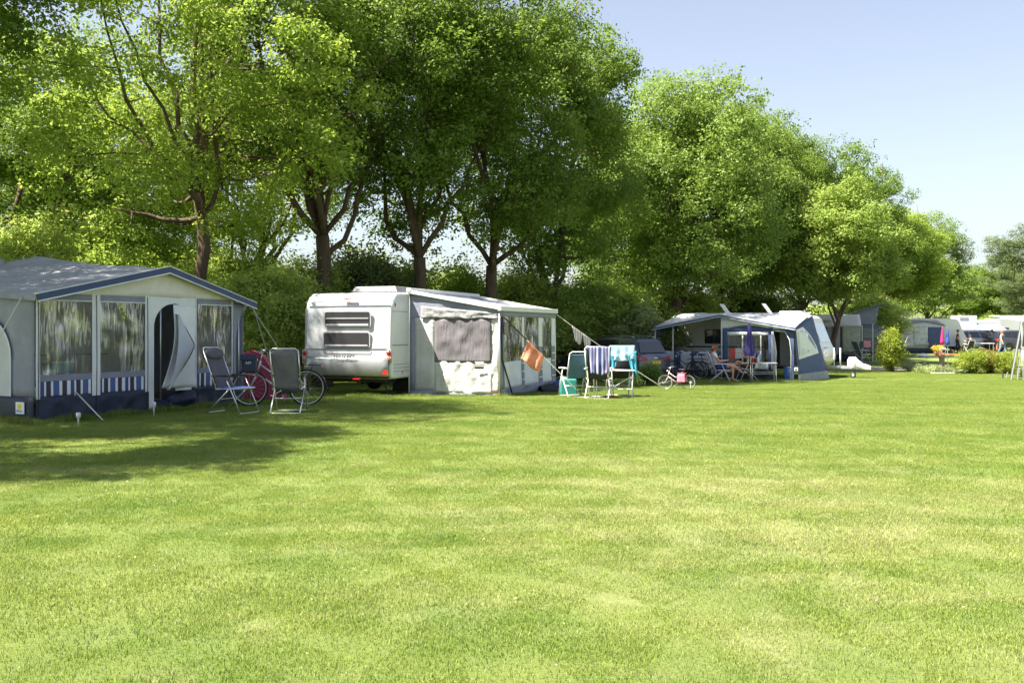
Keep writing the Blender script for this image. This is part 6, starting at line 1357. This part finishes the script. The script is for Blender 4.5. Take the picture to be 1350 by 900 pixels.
m = MB(); m.grid(lambda u, v: (.95+1.6*u, -2.2+4.4*v, 2.1-.45*u), 4, 6); m.build('side_canopy', mat('blue_grey_canvas', (.24, .28, .36), .7), v2, thick=.02)
for y in (-1.6, 1.6): wheel(v2, (.88, y, .34), .34, .22)
far_caravan('white caravan with rounded nose and window right of the raised roof tent', 1287, 84, R(-92), 2.6, 2.5, [(.9, 1.8)])
far_caravan('long white caravan behind the walking person', 1308, 96, R(-90), 7.5, 2.75, [(.6, 1.6), (2.6, 3.6), (5.0, 6.0)])
far_caravan('white caravan half hidden in the far row behind the pale blue camper', 1262, 108, R(-90), 5.5, 2.6, [(.8, 1.8)])
SILV = mat('silver_car_paint', (.40, .42, .44), .25, .5, coat=.6)
car('parked_car', 'silver car parked sideways in front of the rounded far caravan', G(1289, 79.5), R(-90), SILV, group='cars in the far row', plate=False)
car('parked_car', 'pale green car parked right of the walking person', G(1330, 84), R(-100), mat('pale_green_car_paint', (.22, .30, .28), .25, .3, coat=.6), group='cars in the far row', plate=False)
car('parked_car', 'dark grey car parked next to the frame at the right edge', G(1341, 78), R(-80), mat('dark_grey_car_paint', (.06, .065, .07), .25, .3, coat=.6), group='cars in the far row', plate=False)
closed_parasol('closed red parasol standing before the pale green car', 1332, 78, 1.35, mat('red_cloth', (.5, .03, .03), .7))
tf = thing('camping_table', 'long pale camping table in front of the far caravans', 'table', G(1294, 73), 0); MB().box((0, 0, .72), (1.6, .7, .04)).build('tabletop', TWHITE, tf)
for i, j in ((-1, -1), (1, -1), (1, 1), (-1, 1)): MB().tube([(i*.7, j*.3, .7), (i*.72, j*.3, 0)], .02, 6).build('leg', ALU, tf)

# ---------------- frame and awning at the right edge ----------------
ex, ey_ = X(1337, 38.5), 38.5; ge = gz(38.5)
aw5 = thing('awning', 'end of a grey awning with leaning side cut off by the picture edge', 'awning', (ex, ey_, ge), R(4))
m = MB(); m.grid(lambda u, v: (-.16+.44*v+.16*u, .05+.25*u, 2.25*v), 4, 12); m.build('side_wall', mat('charcoal_tent_cloth', (.07, .07, .08), .7), aw5, smooth=True, thick=.01)
m = MB(); m.grid(lambda u, v: (.32+3.0*u, 0, 1.25+(1.0)*v), 12, 6); m.build('front_wall', mat('dusky_window', (.20, .19, .20), .4, var=.2), aw5, smooth=True, thick=.01)
m = MB(); m.grid(lambda u, v: (.28+3.0*u, -.1+2.4*v, 2.26+.25*v), 6, 6); m.build('roof', PALER, aw5, smooth=True, thick=.012)
m = MB(); m.tube([(-.16, -.05, 0), (.28, -.05, 2.28)], .03, 7); m.tube([(.10, -.04, 0), (.32, -.04, 1.8), (.32, -.04, 2.28)], .025, 7); m.build('pole', ALU, aw5)
cvr = caravan('caravan', 'white caravan top rising above the grey awning at the right edge', (X(1345, 44.2), 42, ge), R(-90), L=5, W=2.2, H=2.75, group='white touring caravans')
rk = thing('storage_rack', 'metal rack with black crates and a violet banner at the right edge', 'rack', (ex+.16, ey_-.3, ge), R(2))
for x in (0, 1.0):
    for y in (0, .4): MB().tube([(x+.03, y, 0), (x+.03, y, 1.3)], .022, 7).build('upright', ALU, rk)
for z in (.12, .5, 1.2): MB().box((.5, .2, z), (1.0, .42, .025)).build('shelf', DARKST, rk)
bnr = MB().box((.50, -.03, .80), (.78, .01, .66)).build('banner', mat('violet_banner', (.09, .05, .35), .6, var=.2), rk)
MB().ell((.30, -.045, .95), (.1, .008, .14), 14, 8).build('banner_print', mat('red_print', (.6, .05, .1), .6), bnr); MB().ell((.40, -.045, .66), (.07, .008, .08), 12, 8).build('banner_print', mat('orange_print', (.8, .35, .03), .6), bnr)
for i, z in enumerate((.135, .515*0+.29)):
    t = thing('crate', ('lower black crate standing on the bottom shelf of the rack', 'upper black crate stacked in the rack under the banner')[i], 'crate', (ex+.62, ey_-.1, ge+z), 0, 'black crates in the metal rack')
    m = MB(); m.box((0, 0, .01), (.7, .34, .02))
    for k in range(4): m.box((0, -.165, .03+k*.035), (.7, .012, .018)); m.box((0, .165, .03+k*.035), (.7, .012, .018)); m.box((-.345, 0, .03+k*.035), (.012, .33, .018)); m.box((.345, 0, .03+k*.035), (.012, .33, .018))
    for a in (-.34, -.12, .12, .34): m.box((a, -.165, .075), (.02, .016, .15)); m.box((a, .165, .075), (.02, .016, .15))
    m.build('crate_body', BLACKP, t)
pgm = MB().tube([(0, 0, 0), (0, 0, .34)], .025, 7); tag(pgm.build('garden_stake', DARKST, None, loc=G(1322, 39.5)), 'dark short stake in the grass left of the metal rack', 'stake')
pgm = MB().tube([(0, 0, 0), (.05, 0, .22), (.09, 0, .25)], .014, 6); tag(pgm.build('garden_stake', ALU, None, loc=G(1326, 39.6)), 'thin bent pale stake next to the dark short stake', 'stake')
